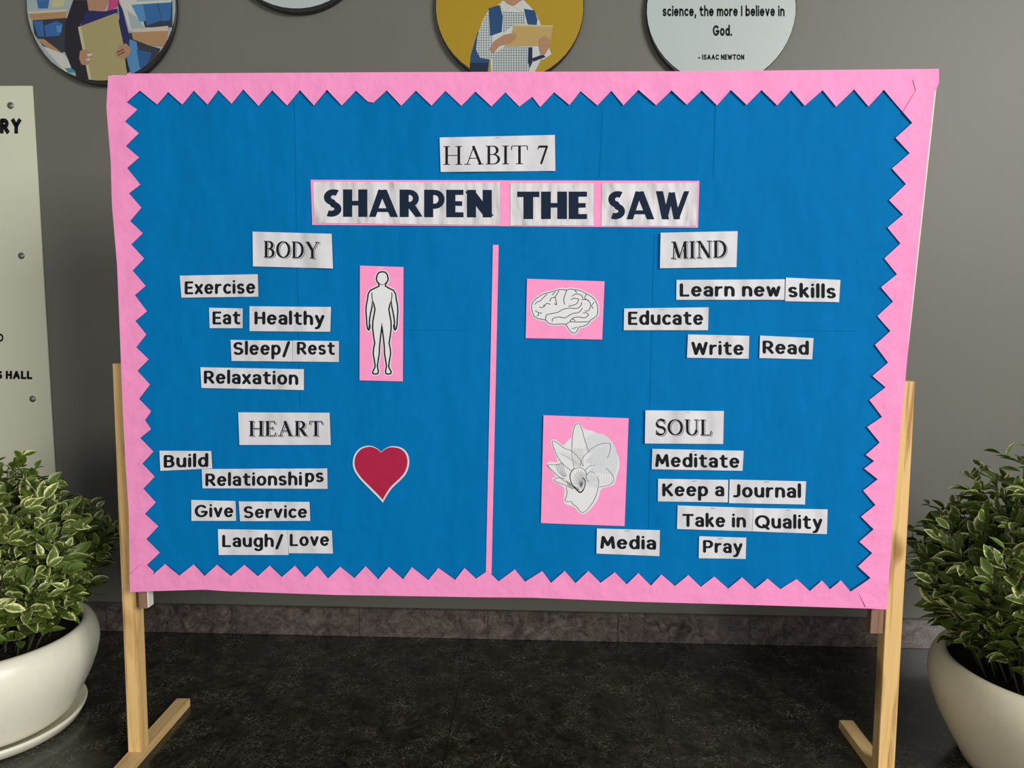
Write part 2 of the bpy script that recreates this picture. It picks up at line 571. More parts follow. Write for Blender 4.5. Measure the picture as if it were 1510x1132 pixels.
B0, T1 = .02, .98
SERIF = {   # ('k' thick | 't' thin | 'a' contrast by direction, points)
    'H': [('k', [(.17, 0), (.17, 1)]), ('k', [(.73, 0), (.73, 1)]), ('t', [(.17, .5), (.73, .5)])] + SERIFS((.17, B0), (.17, T1), (.73, B0), (.73, T1), half=.15),
    'A': [('t', [(.12, 0), (.43, .97)]), ('k', [(.40, 1), (.74, 0)]), ('t', [(.2, .34), (.6, .34)])] + SERIFS((.13, B0), (.74, B0), half=.14),
    'B': [('k', [(.17, 0), (.17, 1)]), ('a', [(.03, T1), (.34, T1)] + arc(.34, .755, .22, .225, 90, -90) + [(.17, .53)]),
          ('a', [(.2, .53), (.36, .53)] + arc(.36, .275, .27, .255, 90, -90) + [(.03, B0)])],
    'I': [('k', [(.17, 0), (.17, 1)])] + SERIFS((.17, B0), (.17, T1), half=.15),
    'T': [('k', [(.40, 0), (.40, 1)]), ('t', [(.06, T1), (.74, T1)]), ('t', [(.05, T1), (.03, .76)]), ('t', [(.75, T1), (.77, .76)])] + SERIFS((.40, B0), half=.16),
    '7': [('t', [(.06, .78), (.1, .95), (.46, .95)]), ('k', [(.1, .93), (.5, .93)]), ('m', [(.48, .96), (.2, 0)])],
    'O': [('a', E_(.44, .5, .38, .48))],
    'D': [('k', [(.17, 0), (.17, 1)]), ('a', [(.03, T1), (.32, T1)] + arc(.32, .5, .40, .48, 90, -90) + [(.03, B0)])],
    'Y': [('k', [(.1, 1), (.42, .48)]), ('t', [(.74, 1), (.42, .46)]), ('k', [(.42, .5), (.42, 0)])] + SERIFS((.1, T1), (.74, T1), half=.13) + SERIFS((.42, B0), half=.16),
    'E': [('k', [(.17, 0), (.17, 1)]), ('t', [(.03, T1), (.58, T1)]), ('t', [(.03, B0), (.6, B0)]), ('t', [(.17, .52), (.46, .52)]),
          ('t', [(.58, T1), (.60, .78)]), ('t', [(.6, B0), (.64, .24)]), ('t', [(.46, .62), (.46, .42)])],
    'R': [('k', [(.17, 0), (.17, 1)]), ('a', [(.03, T1), (.34, T1)] + arc(.34, .745, .23, .235, 90, -90) + [(.17, .51)]),
          ('k', [(.36, .52), (.66, .02)]), ('t', [(.62, .03), (.78, .03)])] + SERIFS((.17, B0), half=.15),
    'M': [('t', [(.14, 0), (.18, 1)]), ('k', [(.18, 1), (.48, .05)]), ('t', [(.48, .02), (.80, 1)]), ('k', [(.82, 1), (.84, 0)])] + SERIFS((.14, B0), (.86, B0), half=.14) + SERIFS((.12, T1), (.88, T1), half=.1),
    'N': [('t', [(.14, 0), (.14, 1)]), ('k', [(.12, 1), (.74, 0)]), ('t', [(.74, 0), (.74, 1)])] + SERIFS((.14, B0), (.74, T1), half=.14) + SERIFS((.08, T1), half=.1),
    'S': [('s', arc(.33, .74, .24, .24, 35, 250) + arc(.32, .26, .26, .24, 72, -150)), ('t', [(.55, .99), (.53, .72)]), ('t', [(.08, .01), (.09, .3)])],
    'U': [('k', [(.17, 1), (.17, .34)]), ('a', [(.17, .34)] + arc(.44, .34, .27, .32, 180, 360)), ('t', [(.71, .34), (.71, 1)])] + SERIFS((.17, T1), half=.15) + SERIFS((.71, T1), half=.13),
    'L': [('k', [(.17, 0), (.17, 1)]), ('t', [(.03, B0), (.62, B0)]), ('t', [(.62, B0), (.66, .28)])] + SERIFS((.17, T1), half=.15),
}
HV = .29
HEAVY = {
    'S': [(arc(.33, .71, .20, .185, 55, 255) + arc(.25, .285, .215, .175, 68, -120), .22)],
    'H': [([(.12, -.02), (.12, 1.02)], HV), ([(.60, -.02), (.60, 1.02)], HV), ([(.1, .5), (.62, .5)], .17)],
    'A': [([(.07, -.05), (.37, 1.0)], .22), ([(.40, 1.0), (.76, -.05)], .26), ([(.18, .25), (.62, .25)], .14), ([(.36, 1.0), (.42, .8)], .24)],
    'R': [([(.13, -.02), (.13, 1.02)], HV), ([(.13, .90)] + [(.3, .90)] + arc(.30, .68, .20, .22, 90, -90) + [(.13, .46)], .19), ([(.30, .5), (.60, -.04)], .25)],
    'P': [([(.13, -.02), (.13, 1.02)], HV), ([(.13, .90)] + [(.3, .90)] + arc(.32, .65, .22, .25, 90, -90) + [(.13, .40)], .19)],
    'E': [([(.13, -.02), (.13, 1.02)], HV), ([(.13, .91), (.53, .91)], .19), ([(.13, .09), (.53, .09)], .19), ([(.13, .5), (.49, .5)], .17)],
    'N': [([(.12, -.02), (.12, 1.02)], HV), ([(.62, -.02), (.62, 1.02)], HV), ([(.06, 1.02), (.68, -.02)], .33)],
    'T': [([(.02, .90), (.68, .90)], .2), ([(.35, -.02), (.35, .95)], HV)],
    'W': [([(.08, 1.05), (.28, -.05)], .24), ([(.26, .0), (.48, .95)], .17), ([(.48, .95), (.66, .0)], .22), ([(.64, -.05), (.98, 1.05)], .18)],
}


def split_corners(pts):
    """break a stroke where it turns sharply, so that every limb keeps its width"""
    out, cur = [], [pts[0]]
    for a, b, c in zip(pts[:-2], pts[1:-1], pts[2:]):
        cur.append(b)
        u, v = Vector(b) - Vector(a), Vector(c) - Vector(b)
        if u.length > 1e-5 and v.length > 1e-5 and u.angle(v) > radians(48):
            out.append(cur)
            cur = [b]
    cur.append(pts[-1])
    return out + [cur]


def glyph_polys(ch, font, wt):
    P = []
    if font == 'round':
        def lift(y):
            if not ch.islower() or y <= .1:
                return y
            return .1 + (y - .1) * 1.12 if y <= .64 else .705 + (y - .64) * .95
        for s in ROUND[ch]:
            s = [(x, lift(y)) for x, y in s]
            for q in split_corners(s):
                P += ribbon(q, wt, wf=lambda t: wt * (.74 + .26 * abs(t.y)))
                for e in (q[0], q[-1]):
                    P.append(disc(e[0], e[1], wt * .42, 12))
    elif font == 'sans':
        for s in ROUND[ch]:
            d = [Vector(p) for p in s]
            e0 = (d[0] - d[1]).normalized() * wt * .45
            e1 = (d[-1] - d[-2]).normalized() * wt * .45
            if (d[0] - d[-1]).length > 1e-4:
                s = [tuple(d[0] + e0)] + list(s)[1:-1] + [tuple(d[-1] + e1)]
            for q in split_corners(s):
                P += ribbon(q, wt)
                for e in (q[0], q[-1]):
                    if e not in (s[0], s[-1]):
                        P.append(disc(e[0], e[1], wt * .5, 10))
    elif font == 'serif':
        tk, tn = wt
        for k, s in SERIF[ch]:
            if k in 'as':
                P += ribbon(s, tk, wf=(lambda t: tn + (tk - tn) * abs(t.y) ** 1.3) if k == 'a' else (lambda t: tn + (tk * 1.1 - tn) * abs(t.x * .8 - t.y * .5) ** 1.2))
            else:
                P += ribbon(s, tk if k == 'k' else tn if k == 't' else (tk + tn) * .6)
    else:
        for s, w in HEAVY[ch]:
            for q in ribbon(s, w):
                P.append([(x, min(1, max(0, y))) for x, y in q])
    return P


GAP = {'round': .10, 'sans': .07, 'serif': .10, 'heavy': .05}


def lay_text(s, font, wt, x0, x1, y0, y1, cap, space=.34):
    """returns polygons in picture pixels; the ink runs from x0 to x1, the baseline from y0 to y1"""
    cur, out = 0.0, []
    for ch in s:
        if ch == ' ':
            cur += space
            continue
        ps = glyph_polys(ch, font, wt)
        mn = min(p[0] for q in ps for p in q)
        mxx = max(p[0] for q in ps for p in q)
        out += [[(p[0] - mn + cur, p[1]) for p in q] for q in ps]
        cur += mxx - mn + GAP[font]
    L = cur - GAP[font]
    k = (x1 - x0) / L
    sl = (y1 - y0) / (x1 - x0)
    return [[(x0 + p[0] * k, y0 + p[0] * k * sl - p[1] * cap) for p in q] for q in out]


# ------------------------------------------------------------------ the setting
fl = boxes('floor', [(-5, 5, -6.0, WALL + .2, -.1, 0)], M['floor'])
structure(fl)
structure(boxes('wall_back', [(-5, 5, WALL, WALL + .2, 0, 3.4)], M['wall']))
zs = at(755, 902, WALL - SK).z
structure(boxes('baseboard_back', [(-5, 5, WALL - SK, WALL, 0, zs)], M['skirt'], bevel=.002))

# ------------------------------------------------------------------ the display board
YF = -0.040            # front face of the blue sheet
PANEL_T = 0.012
board = tag(empty('display_board', (0, 0, 0)), 'large blue display board on a wooden stand with two posts', 'display board')
OUT_TOP = [(160.4, 109.4), (188, 109), (250, 108.8), (400, 107.8), (600, 106.8), (800, 106.2), (1000, 105.6), (1200, 103.8), (1384, 102)]
OUT_RIGHT = [(1384, 102), (1381.5, 120), (1377, 136), (1364, 258), (1356, 334), (1343.9, 448.8), (1334, 560), (1329, 610), (1315, 769.6), (1307.4, 897.5)]
OUT_BOT = [(1307.4, 897.5), (1280.7, 896), (1081.5, 889.9), (937, 886), (784.8, 880), (700, 879.3), (662, 878.6), (495, 876), (335.8, 870.5), (302.4, 868.2), (224.5, 870.5), (192.3, 872.2)]
OUT_LEFT = [(192.3, 872.2), (190.3, 753.4), (185.6, 682), (181.5, 600), (176.9, 481), (173.2, 390.5), (165.5, 300), (164, 239), (157.5, 158.5), (160.4, 109.4)]

BQ = [(166, 113), (1372, 108), (1298, 887), (197, 862)]     # corners of the panel under the paper


def quad_map(Q, u, v):
    a = Vector(Q[0]).lerp(Vector(Q[1]), u)
    b = Vector(Q[3]).lerp(Vector(Q[2]), u)
    p = a.lerp(b, v)
    return p.x, p.y


def slab_from_quad(name, Q, y0, y1, mat, parent):
    f = [at(p[0], p[1], y0) for p in Q]
    b = [Vector((v.x, y1, v.z)) for v in f]
    return hull_box(name, f, b, mat, parent)


def wav(x, z):
    return 0.0016 * sin(x * 7.1 + 1.3 * sin(z * 3.1)) + 0.0012 * sin(x * 3.3 - z * 4.7 + 1.0) + 0.0008 * sin(x * 15 + z * 2.2)


slab_from_quad('board_panel', [(163, 111), (1384, 104), (1299, 892), (196, 866)], YF + .004, YF + .004 + PANEL_T, M['core'], board)
# blue sheet: softly buckled paper with overlapped sheet edges
NX, NY = 96, 60
sv, sf = [], []
SEAMS = [(430, 0), (960, 0)]
for j in range(NY + 1):
    for i in range(NX + 1):
        px, py = quad_map(BQ, i / NX, j / NY)
        p = at(px, py, YF)
        e = min(i, NX - i, j, NY - j) / 6
        p.y += -wav(p.x, p.z) * min(1, e) * .8
        sv.append(p)
for j in range(NY):
    for i in range(NX):
        a = j * (NX + 1) + i
        sf.append((a, a + NX + 1, a + NX + 2, a + 1))
bs = link_mesh('blue_sheet', sv, sf, M['blue'], board, smooth=True)
M['seam'] = new_mat('blue_sheet_edge', (0.0, 0.145, 0.395), 0.8, 0.02)

def surf(px, py, off):
    p = at(px, py, YF)
    return at(px, py, YF - wav(p.x, p.z) * .8 - off)


def seam_map(px, py):
    return surf(px, py, .0006)


# seams as short pieces so they follow the paper
for (xa, ya, xb, yb) in ((434, 150, 442, 600), (889, 158, 884, 262), (965, 345, 958, 600), (959, 640, 955, 850), (598, 486, 690, 487), (1170, 487, 1262, 488), (1056, 130, 1052, 260)):
    n = 40
    sl2 = Flat()
    sl2.stroke([(xa + (xb - xa) * k / n, ya + (yb - ya) * k / n) for k in range(n + 1)], .8, 'seam')
    sl2.build('sheet_crease', seam_map, bs)

# posts, feet and battens


def post(name, topL, botL, PW, depth=.035):
    """left edge line in pixels (top, bottom); front face on Y = 0"""
    a, b = at(topL[0], topL[1], 0), at(botL[0], botL[1], 0)
    d = (b - a) / (b.z - a.z)
    za, zb = a.z, 0.024
    p0, p1 = a, a + d * (zb - a.z)
    q = lambda p: [Vector((p.x, 0, p.z)), Vector((p.x + PW, 0, p.z)), Vector((p.x + PW, depth, p.z)), Vector((p.x, depth, p.z))]
    return hull_box(name, q(p0), q(p1), M['pine_z'], board), p0, p1


lp, l0, l1 = post('post', (165.5, 536), (189, 1109), .036)
rp, r0, r1 = post('post', (1323.5, 562), (1294.5, 1132), .0415)


def foot(x, xw, yr, yf, h=.024):
    q = lambda y: [Vector((x, y, 0)), Vector((x + xw, y, 0)), Vector((x + xw, y, h)), Vector((x, y, h))]
    return hull_box('foot_beam', q(yf), q(yr), M['pine_y'], board)


rl = atz(252, 1040, 0)
rr = atz(1240, 1073, 0)
foot(l1.x - .002, .040, rl.y, -.24)
foot(r1.x - .002, .040, rr.y, -.24)


def block(x0p, x1p, ybot, parent, side):
    a, b = at(x0p, ybot, YF + .016), at(x1p, ybot, YF + .016)
    top = at(750, 130, YF).z
    o = boxes('frame_batten', [(a.x, b.x, YF + .0165, -.0005, a.z, top)], M['brown'], board, .001)
    return o, a, b


lb, la, lbx = block(204.5, 217.5, 897, board, 1)
boxes('edge_strip', [(lbx.x + .0002, lbx.x + .0035, YF + .0168, -.0005, la.z + .003, at(750, 140, YF).z)], M['whitewood'], lb)
rb, ra, rbx = block(1283, 1302, 934, board, -1)
for py in (140, 500, 845):
    z = at(755, py, YF).z
    boxes('cross_rail', [(la.x + .03, ra.x - .004, YF + .0165, -.0005, z - .02, z + .02)], M['pine_x'], board, .001)

# ------------------------------------------------------------------ pink zigzag border
ZT = [(188.1, 151.7), (207.5, 134.1), (232.8, 154.7), (249.2, 136.2), (269.8, 154.7), (286.5, 134.1), (307, 154.7), (322.8, 133.5), (342.2, 153.5), (359.5, 132.3), (382.1, 156.8), (402.4, 133.8), (424.2, 156.2), (443.5, 133.8), (463.8, 156.2), (483.2, 133.2), (504.6, 156.2), (525.5, 134.1), (543, 150.5), (551, 151.7), (570.8, 133.8), (592, 156.2), (613.5, 134), (636.4, 156), (657, 134.3), (680.5, 156.5), (701.3, 135.5), (724.7, 157.3), (745.2, 136.3), (765.8, 157.3), (785, 142.9), (796.6, 158), (817, 136.3), (839.7, 155.2), (856, 134.7), (880.7, 156), (901.3, 134.3), (919, 156), (941, 133.4), (967, 156), (989.5, 134.3), (1012, 155.2), (1033.9, 134.3), (1056.4, 156.2), (1076.9, 133.4), (1100, 155.6), (1121.9, 133.5), (1145, 156.2), (1165.6, 133.7), (1185.4, 156.8), (1211.9, 133.7), (1231.8, 158), (1258.3, 132.4), (1279.5, 157.6), (1302, 132.9), (1336, 172), (1351, 137), (1366, 156), (1376, 140), (1383.5, 122)]
ZR = [(1345, 118), (1349, 134), (1330, 166), (1343.9, 181.7), (1319.3, 203.8), (1340.5, 226.2), (1314.2, 248.7), (1335, 271.6), (1310, 295.3), (1330.7, 316.5), (1307.8, 335.6), (1326.9, 359), (1303.2, 381), (1321.8, 404.3), (1298, 423.4), (1316.3, 444.6), (1293, 465.8), (1312, 487.8), (1289.2, 508), (1308.7, 534.4), (1285.4, 553.9), (1304.9, 570.7), (1280.9, 589.1), (1299.5, 614), (1277.5, 628.7), (1295.9, 651.7), (1275.2, 669.8), (1287.4, 678.6), (1273, 689.9), (1292.5, 705.4), (1271.6, 722.4), (1289.4, 743.3), (1268.2, 760.6), (1286.5, 778.9), (1265.6, 797.3), (1284.6, 814), (1263.6, 833.5), (1281.7, 850.2), (1262, 868), (1275, 893)]
ZB = [(1306.5, 860), (1281.7, 850.2), (1252.5, 870.4), (1238.4, 853.8), (1222.3, 867), (1210.8, 854.3), (1193, 870), (1173.9, 852.6), (1150, 867.8), (1131, 851.7), (1112, 867), (1093.4, 849.6), (1073, 866.6), (1052.7, 848.7), (1032.8, 864.4), (1014.5, 846.6), (994.6, 862.7), (974.7, 845.8), (959.4, 862.3), (940.8, 843.7), (923.8, 860.6), (906.4, 842.4), (885.2, 858), (867.4, 840.3), (848.4, 858.5), (832.7, 840.3), (812.3, 858), (799.6, 840.3), (774.2, 856), (759.3, 838), (735.2, 856), (719, 840.3), (702.3, 851.9), (685.2, 836), (671.5, 853.8), (646.6, 836.4), (631.8, 854.5), (607.7, 835.2), (594.7, 853), (573.9, 834.5), (558.3, 852.7), (539.8, 833.4), (523.1, 851.2), (502, 834.5), (484.2, 851.9), (468.2, 833.4), (450.8, 850), (436, 832.6), (416.6, 849.3), (398.8, 832.3), (381.4, 848.2), (361.8, 831.2), (342.1, 847.5), (322, 830.8), (303.5, 847.5), (287.6, 830.4), (266.4, 847.1), (245.7, 829.7), (228.2, 845.3), (212, 829), (193, 846)]
ZL = [(216, 870), (228.6, 842), (217.7, 832), (237, 813.7), (217, 794), (235, 774.8), (215, 756.7), (231.4, 739.7), (212.5, 719.7), (229.5, 701.9), (210.8, 683), (227.5, 665.2), (207.8, 645.2), (224, 632), (215, 619.2), (223.8, 606), (206, 587.8), (222, 566.6), (202.9, 546.5), (220.1, 529.5), (201.4, 512), (216.7, 493), (200.3, 473), (217, 458.9), (199.5, 435.1), (215.6, 421.6), (196, 398.9), (213, 381.1), (193.8, 360.2), (210.8, 343.8), (192.4, 326), (208.7, 306.2), (190.8, 285.2), (207.5, 272.4), (188.1, 248), (206, 232.5), (186.7, 215.8), (205.4, 196.7), (184.9, 179.4), (203, 161.8), (188.1, 151.7), (200, 129), (190, 112)]


def interp(poly, k, val):
    """point on an open pixel polyline where coordinate k equals val (clamped to its ends)"""
    for a, b in zip(poly[:-1], poly[1:]):
        lo, hi = sorted((a[k], b[k]))
        if lo <= val <= hi and hi > lo:
            t = (val - a[k]) / (b[k] - a[k])
            return (a[0] + (b[0] - a[0]) * t, a[1] + (b[1] - a[1]) * t)
    return min(poly, key=lambda p: abs(p[k] - val))


def border(label, zig, outer, k, off, seed):
    rnd = random.Random(seed)
    rows = []
    dens = []
    for a, b in zip(zig[:-1], zig[1:]):              # a midpoint on each flank keeps the lift soft
        dens += [a, ((a[0] + b[0]) / 2, (a[1] + b[1]) / 2)]
    dens.append(zig[-1])
    base = .0016 + off
    V, F = [], []
    for i, z in enumerate(dens):
        o = interp(outer, k, z[k])
        for t in (0, .35, .7, 1):
            px, py = o[0] + (z[0] - o[0]) * t, o[1] + (z[1] - o[1]) * t
            p = at(px, py, YF)
            n = noise.noise(Vector((p.x * 9 + seed * 7, p.z * 9, seed)))
            lift = base + .0014 * (t ** 1.5) * (1.0 + n * 1.1) + .0012 * noise.noise(Vector((p.x * 22, p.z * 22, seed + 5))) * (t > 0)
            wv = wav(p.x, p.z) * .8 * t
            p.y = YF - wv - max(lift, .0008 + off)
            V.append(p)
    n = len(dens)
    for i in range(n - 1):
        for j in range(3):
            a = i * 4 + j
            f = (a, a + 1, a + 5, a + 4)
            nr = (V[f[1]] - V[f[0]]).cross(V[f[2]] - V[f[0]])
            F.append(f if nr.y < 0 else f[::-1])
    o = link_mesh('paper_border', V, F, M['pink'], None)
    s = o.modifiers.new('thickness', 'SOLIDIFY')
    s.thickness = .0005
    s.offset = -1
    return tag(o, label, 'border strip', 'pink zigzag borders of the blue board')


border('pink zigzag paper strip along the left edge of the blue board', ZL, OUT_LEFT, 1, .0002, 1)
border('pink zigzag paper strip along the bottom edge of the blue board', ZB, OUT_BOT, 0, .0024, 2)
border('pink zigzag paper strip along the top edge of the blue board', ZT, OUT_TOP, 0, .0010, 3)
border('pink zigzag paper strip along the right edge of the blue board', ZR, OUT_RIGHT, 1, .0017, 4)


# ------------------------------------------------------------------ papers pinned on the board
class Card:
    """a thin sheet pinned on the board: slightly bowed, closed, with a surface that lettering follows"""

    def __init__(self, name, Q, mat, label, cat, group=None, base=.0026, amp=.0012, seed=0, nx=28, ny=6, staple=True):
        self.Q, self.base, self.amp = Q, base, amp
        rnd = random.Random(seed * 31 + int(Q[0][0]))
        self.ph = [rnd.uniform(0, 6.28) for _ in range(4)]
        self.fr = [rnd.uniform(30, 52), rnd.uniform(14, 30), rnd.uniform(50, 90)]
        th = .0004
        V, F = [], []
        for lay in (0, 1):
            for j in range(ny + 1):
                for i in range(nx + 1):
                    px, py = quad_map(Q, i / nx, j / ny)
                    p = self.map(px, py)
                    p.y += th * lay
                    V.append(p)
        N = (nx + 1) * (ny + 1)
        for j in range(ny):
            for i in range(nx):
                a = j * (nx + 1) + i
                F.append((a, a + nx + 1, a + nx + 2, a + 1))
                F.append((N + a, N + a + 1, N + a + nx + 2, N + a + nx + 1))
        ring = [i for i in range(nx)] + [j * (nx + 1) + nx for j in range(ny)] + [ny * (nx + 1) + i for i in range(nx, 0, -1)] + [j * (nx + 1) for j in range(ny, 0, -1)]
        b0 = len(V)
        V += [V[a].copy() for a in ring] + [V[N + a].copy() for a in ring]
        m = len(ring)
        for a in range(m):
            c = (a + 1) % m
            F.append((b0 + a, b0 + c, b0 + m + c, b0 + m + a))
        self.o = link_mesh(name, V, F, mat, None, smooth=True)
        tag(self.o, label, cat, group)
        if staple:
            u = .5 + rnd.uniform(-.06, .06)
            x, y = quad_map(Q, u, 0)
            dx = 3.6
            fs = Flat().stroke([(x - dx, y + 2.6), (x + dx, y + 2.2)], .8, 'steel')
            fs.build('staple', lambda a, b: self.map(a, b) + Vector((0, -.0005, 0)), self.o)

    def map(self, px, py):
        p = at(px, py, YF)
        w = sin(p.x * self.fr[0] + self.ph[0]) * .6 + sin(p.x * self.fr[1] + p.z * 9 + self.ph[1]) * .5 + .35 * sin(p.x * self.fr[2] + self.ph[2])
        return at(px, py, YF - wav(p.x, p.z) * .8 - self.base - self.amp * w)

    def ink(self, px, py):
        return self.map(px, py) + Vector((0, -.00035, 0))


def strip(word, Q, texts, label, group, font='round', wt=.205, ink='ink', mat='white', base=.0034, amp=.0011, name='word_strip', shadow=False, seed=1):
    c = Card(name, Q, M[mat], label, 'paper strip', group, base, amp, seed)
    f = Flat()
    for (s, x0, x1, y0, y1, cap) in texts:
        ps = lay_text(s, font, wt, x0, x1, y0, y1, cap)
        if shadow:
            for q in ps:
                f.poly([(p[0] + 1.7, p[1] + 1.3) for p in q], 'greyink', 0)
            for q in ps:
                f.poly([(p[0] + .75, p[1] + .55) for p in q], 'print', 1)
        for q in ps:
            f.poly(q, ink, 2)
    f.build('lettering', c.ink, c.o)
    return c


GH = 'heading papers'
GW = 'word strips'
strip('HABIT 7', [(648.2, 202.6), (818.2, 198.9), (819, 251.9), (649.8, 253.5)], [('HABIT 7', 653.9, 808.3, 243, 241.6, 27.5)],
      'white paper reading HABIT 7 at the top centre of the blue board', GH, 'serif', (.115, .04), base=.0042, amp=.0020, name='heading_paper')
strip('BODY', [(372.4, 341.4), (489, 344.6), (490.9, 395.7), (373, 392.6)], [('BODY', 389.5, 471, 379.3, 381, 24)],
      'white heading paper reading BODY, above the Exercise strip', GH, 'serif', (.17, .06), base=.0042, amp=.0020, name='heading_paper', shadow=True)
strip('MIND', [(974.2, 343), (1087.8, 340.7), (1086, 393.7), (973.1, 395.4)], [('MIND', 989.6, 1071.5, 381.4, 379.4, 25)],
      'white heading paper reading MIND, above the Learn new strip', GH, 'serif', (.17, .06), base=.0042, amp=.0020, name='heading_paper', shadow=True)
strip('HEART', [(351.2, 607.8), (485.9, 608.4), (487.7, 655.8), (353, 655.8)], [('HEART', 367.5, 476, 642.6, 642.6, 22)],
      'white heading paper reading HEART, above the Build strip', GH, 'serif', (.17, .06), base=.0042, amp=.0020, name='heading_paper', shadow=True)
strip('SOUL', [(951.8, 604.8), (1067.5, 605.8), (1066.4, 654.4), (951, 653.7)], [('SOUL', 967, 1049.5, 641, 641.6, 23)],
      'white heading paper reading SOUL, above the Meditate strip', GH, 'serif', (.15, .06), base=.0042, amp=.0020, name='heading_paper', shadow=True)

WORDS = [
    ('Exercise', [(265, 406.3), (380, 404.2), (380.9, 437.3), (267.4, 438.7)], [('Exercise', 272.5, 376.6, 434.3, 433.2, 20)], 0, 'the topmost strip under the BODY heading'),
    ('Eat', [(308.3, 453.5), (357.8, 454.6), (357.8, 483.7), (309, 483.7)], [('Eat', 313.6, 354.6, 478.6, 478.6, 20)], 0, 'small, left of the Healthy strip'),
    ('Healthy', [(367.9, 451.4), (488, 452.5), (487, 489), (367.9, 488)], [('Healthy', 375.4, 478.6, 478.6, 479.9, 20)], 0, 'right of the Eat strip'),
    ('Sleep/', [(340, 501), (432.5, 502.3), (432, 532.8), (341.4, 532)], [('Sleep/', 344.4, 428, 523.6, 523.6, 20)], 0, 'left of the Rest strip'),
    ('Rest', [(432, 501.8), (499.7, 502.8), (499.7, 533.6), (431.5, 532.8)], [('Rest', 438, 494, 523, 523.6, 19.6)], .0006, 'right of the Sleep strip'),
    ('Relaxation', [(295.5, 541.3), (448, 544.2), (448, 574.9), (296.9, 571.8)], [('Relaxation', 300.8, 440, 565.8, 567.8, 20)], 0, 'above the HEART heading'),
    ('Build', [(235, 664.3), (311.5, 664.8), (313, 690.5), (236.4, 694)], [('Build', 241.6, 307.4, 689.8, 688.6, 19.5)], .0006, 'above left of Relationships'),
    ('Relationships', [(297.4, 691.3), (482.4, 690.5), (483, 720.5), (298.5, 719.7)], [('Relationshi', 303, 445.4, 717, 715.8, 19.5), ('ps', 450, 477.4, 711.7, 711, 19)], 0, 'below right of Build'),
    ('Give', [(282, 736.9), (347.2, 738.5), (348, 767.7), (282.3, 767.7)], [('Give', 287.2, 344.2, 762.8, 762.8, 19.3)], 0, 'left of the Service strip'),
    ('Service', [(352, 739), (456.4, 739.8), (457.5, 767.7), (354, 768.2)], [('Service', 359.6, 453, 764.2, 763.8, 18.6)], 0, 'right of the Give strip'),
    ('Laugh/', [(321.3, 780), (426.2, 781.5), (425.4, 818), (322.3, 818)], [('Laugh/', 327.8, 417.8, 806.8, 806.8, 19)], 0, 'left of the Love strip'),
    ('Love', [(424, 781.5), (489.3, 782), (490.9, 815.9), (426.2, 815.4)], [('Love', 427.4, 485.4, 805.4, 805, 19)], .0006, 'right of the Laugh strip'),
    ('Learn new', [(997.6, 412.6), (1157.4, 411.6), (1156.7, 441.9), (997.2, 441.9)], [('Learn new', 1002.3, 1151, 437.6, 437.6, 20.4)], 0, 'left of the skills strip'),
    ('skills', [(1159, 409.2), (1239.3, 412.6), (1237.3, 445.4), (1157.7, 444)], [('skills', 1162.4, 1232.6, 438.6, 440.4, 20.6)], .0006, 'right of the Learn new strip'),
    ('Educate', [(920.4, 454.7), (1045, 452.9), (1044, 486.7), (919.8, 486.7)], [('Educate', 926.2, 1037, 479.4, 479.4, 20.5)], 0, 'right of the brain picture'),
    ('Write', [(1014.5, 492.9), (1105, 495), (1104, 528.7), (1013, 527.3)], [('Write', 1019.4, 1096.6, 523.6, 523.8, 20.4)], 0, 'left of the Read strip'),
    ('Read', [(1120.9, 494.6), (1199.7, 498.4), (1197.6, 529.7), (1119.8, 527.7)], [('Read', 1124.6, 1192.7, 521.4, 523.6, 20)], 0, 'right of the Write strip'),
    ('Meditate', [(962, 661.6), (1096.7, 664.4), (1095, 694), (961, 691.6)], [('Meditate', 966.2, 1090.4, 688.6, 690.2, 20)], 0, 'the topmost strip under the SOUL heading'),
    ('Keep a', [(970.4, 705.7), (1074, 707.4), (1073.3, 740.5), (970, 739)], [('Keep a', 976.6, 1068, 732, 732, 20)], 0, 'left of the Journal strip'),
    ('Journal', [(1076, 706.7), (1188.7, 709.5), (1187, 743.6), (1075, 741.5)], [('Journal', 1081, 1181.2, 733.5, 734.3, 20.4)], .0006, 'right of the Keep a strip'),
    ('Take in', [(999.3, 745), (1110.9, 748.7), (1109.5, 783.2), (998.3, 779.7)], [('Take in', 1006.2, 1100, 776.8, 778, 20)], 0, 'left of the Quality strip'),
    ('Quality', [(1110.9, 748.7), (1220.4, 750.8), (1219.3, 787.3), (1109.5, 783.2)], [('Quality', 1113.2, 1212.6, 779, 780.4, 20.4)], .0006, 'right of the Take in strip'),
    ('Media', [(880.2, 779), (973.1, 781.5), (972.4, 819.7), (879.5, 815.9)], [('Media', 885.2, 967.5, 809, 810.6, 19.6)], 0, 'below the flower head picture'),
    ('Pray', [(1031, 790.4), (1100.5, 792.5), (1099.5, 823.8), (1030.3, 822.8)], [('Pray', 1036.7, 1094.9, 815, 816, 19.6)], 0, 'the lowest strip on the right half'),
]
for i, (w, Q, tx, extra, where) in enumerate(WORDS):
    strip(w, Q, tx, 'white paper strip reading %s, %s' % (w.strip('/'), where), GW, wt=.205, base=.0034 + extra, seed=i + 2)

# the title band: one pink backing, three crumpled white sheets
pb = Card('title_backing', [(458, 265), (1031.3, 266.6), (1029.2, 335.6), (460.5, 331.5)], M['pinkcard'], 'long pink paper band behind the SHARPEN THE SAW title', 'paper band', None, .0022, .0005, 50, nx=60, staple=False)


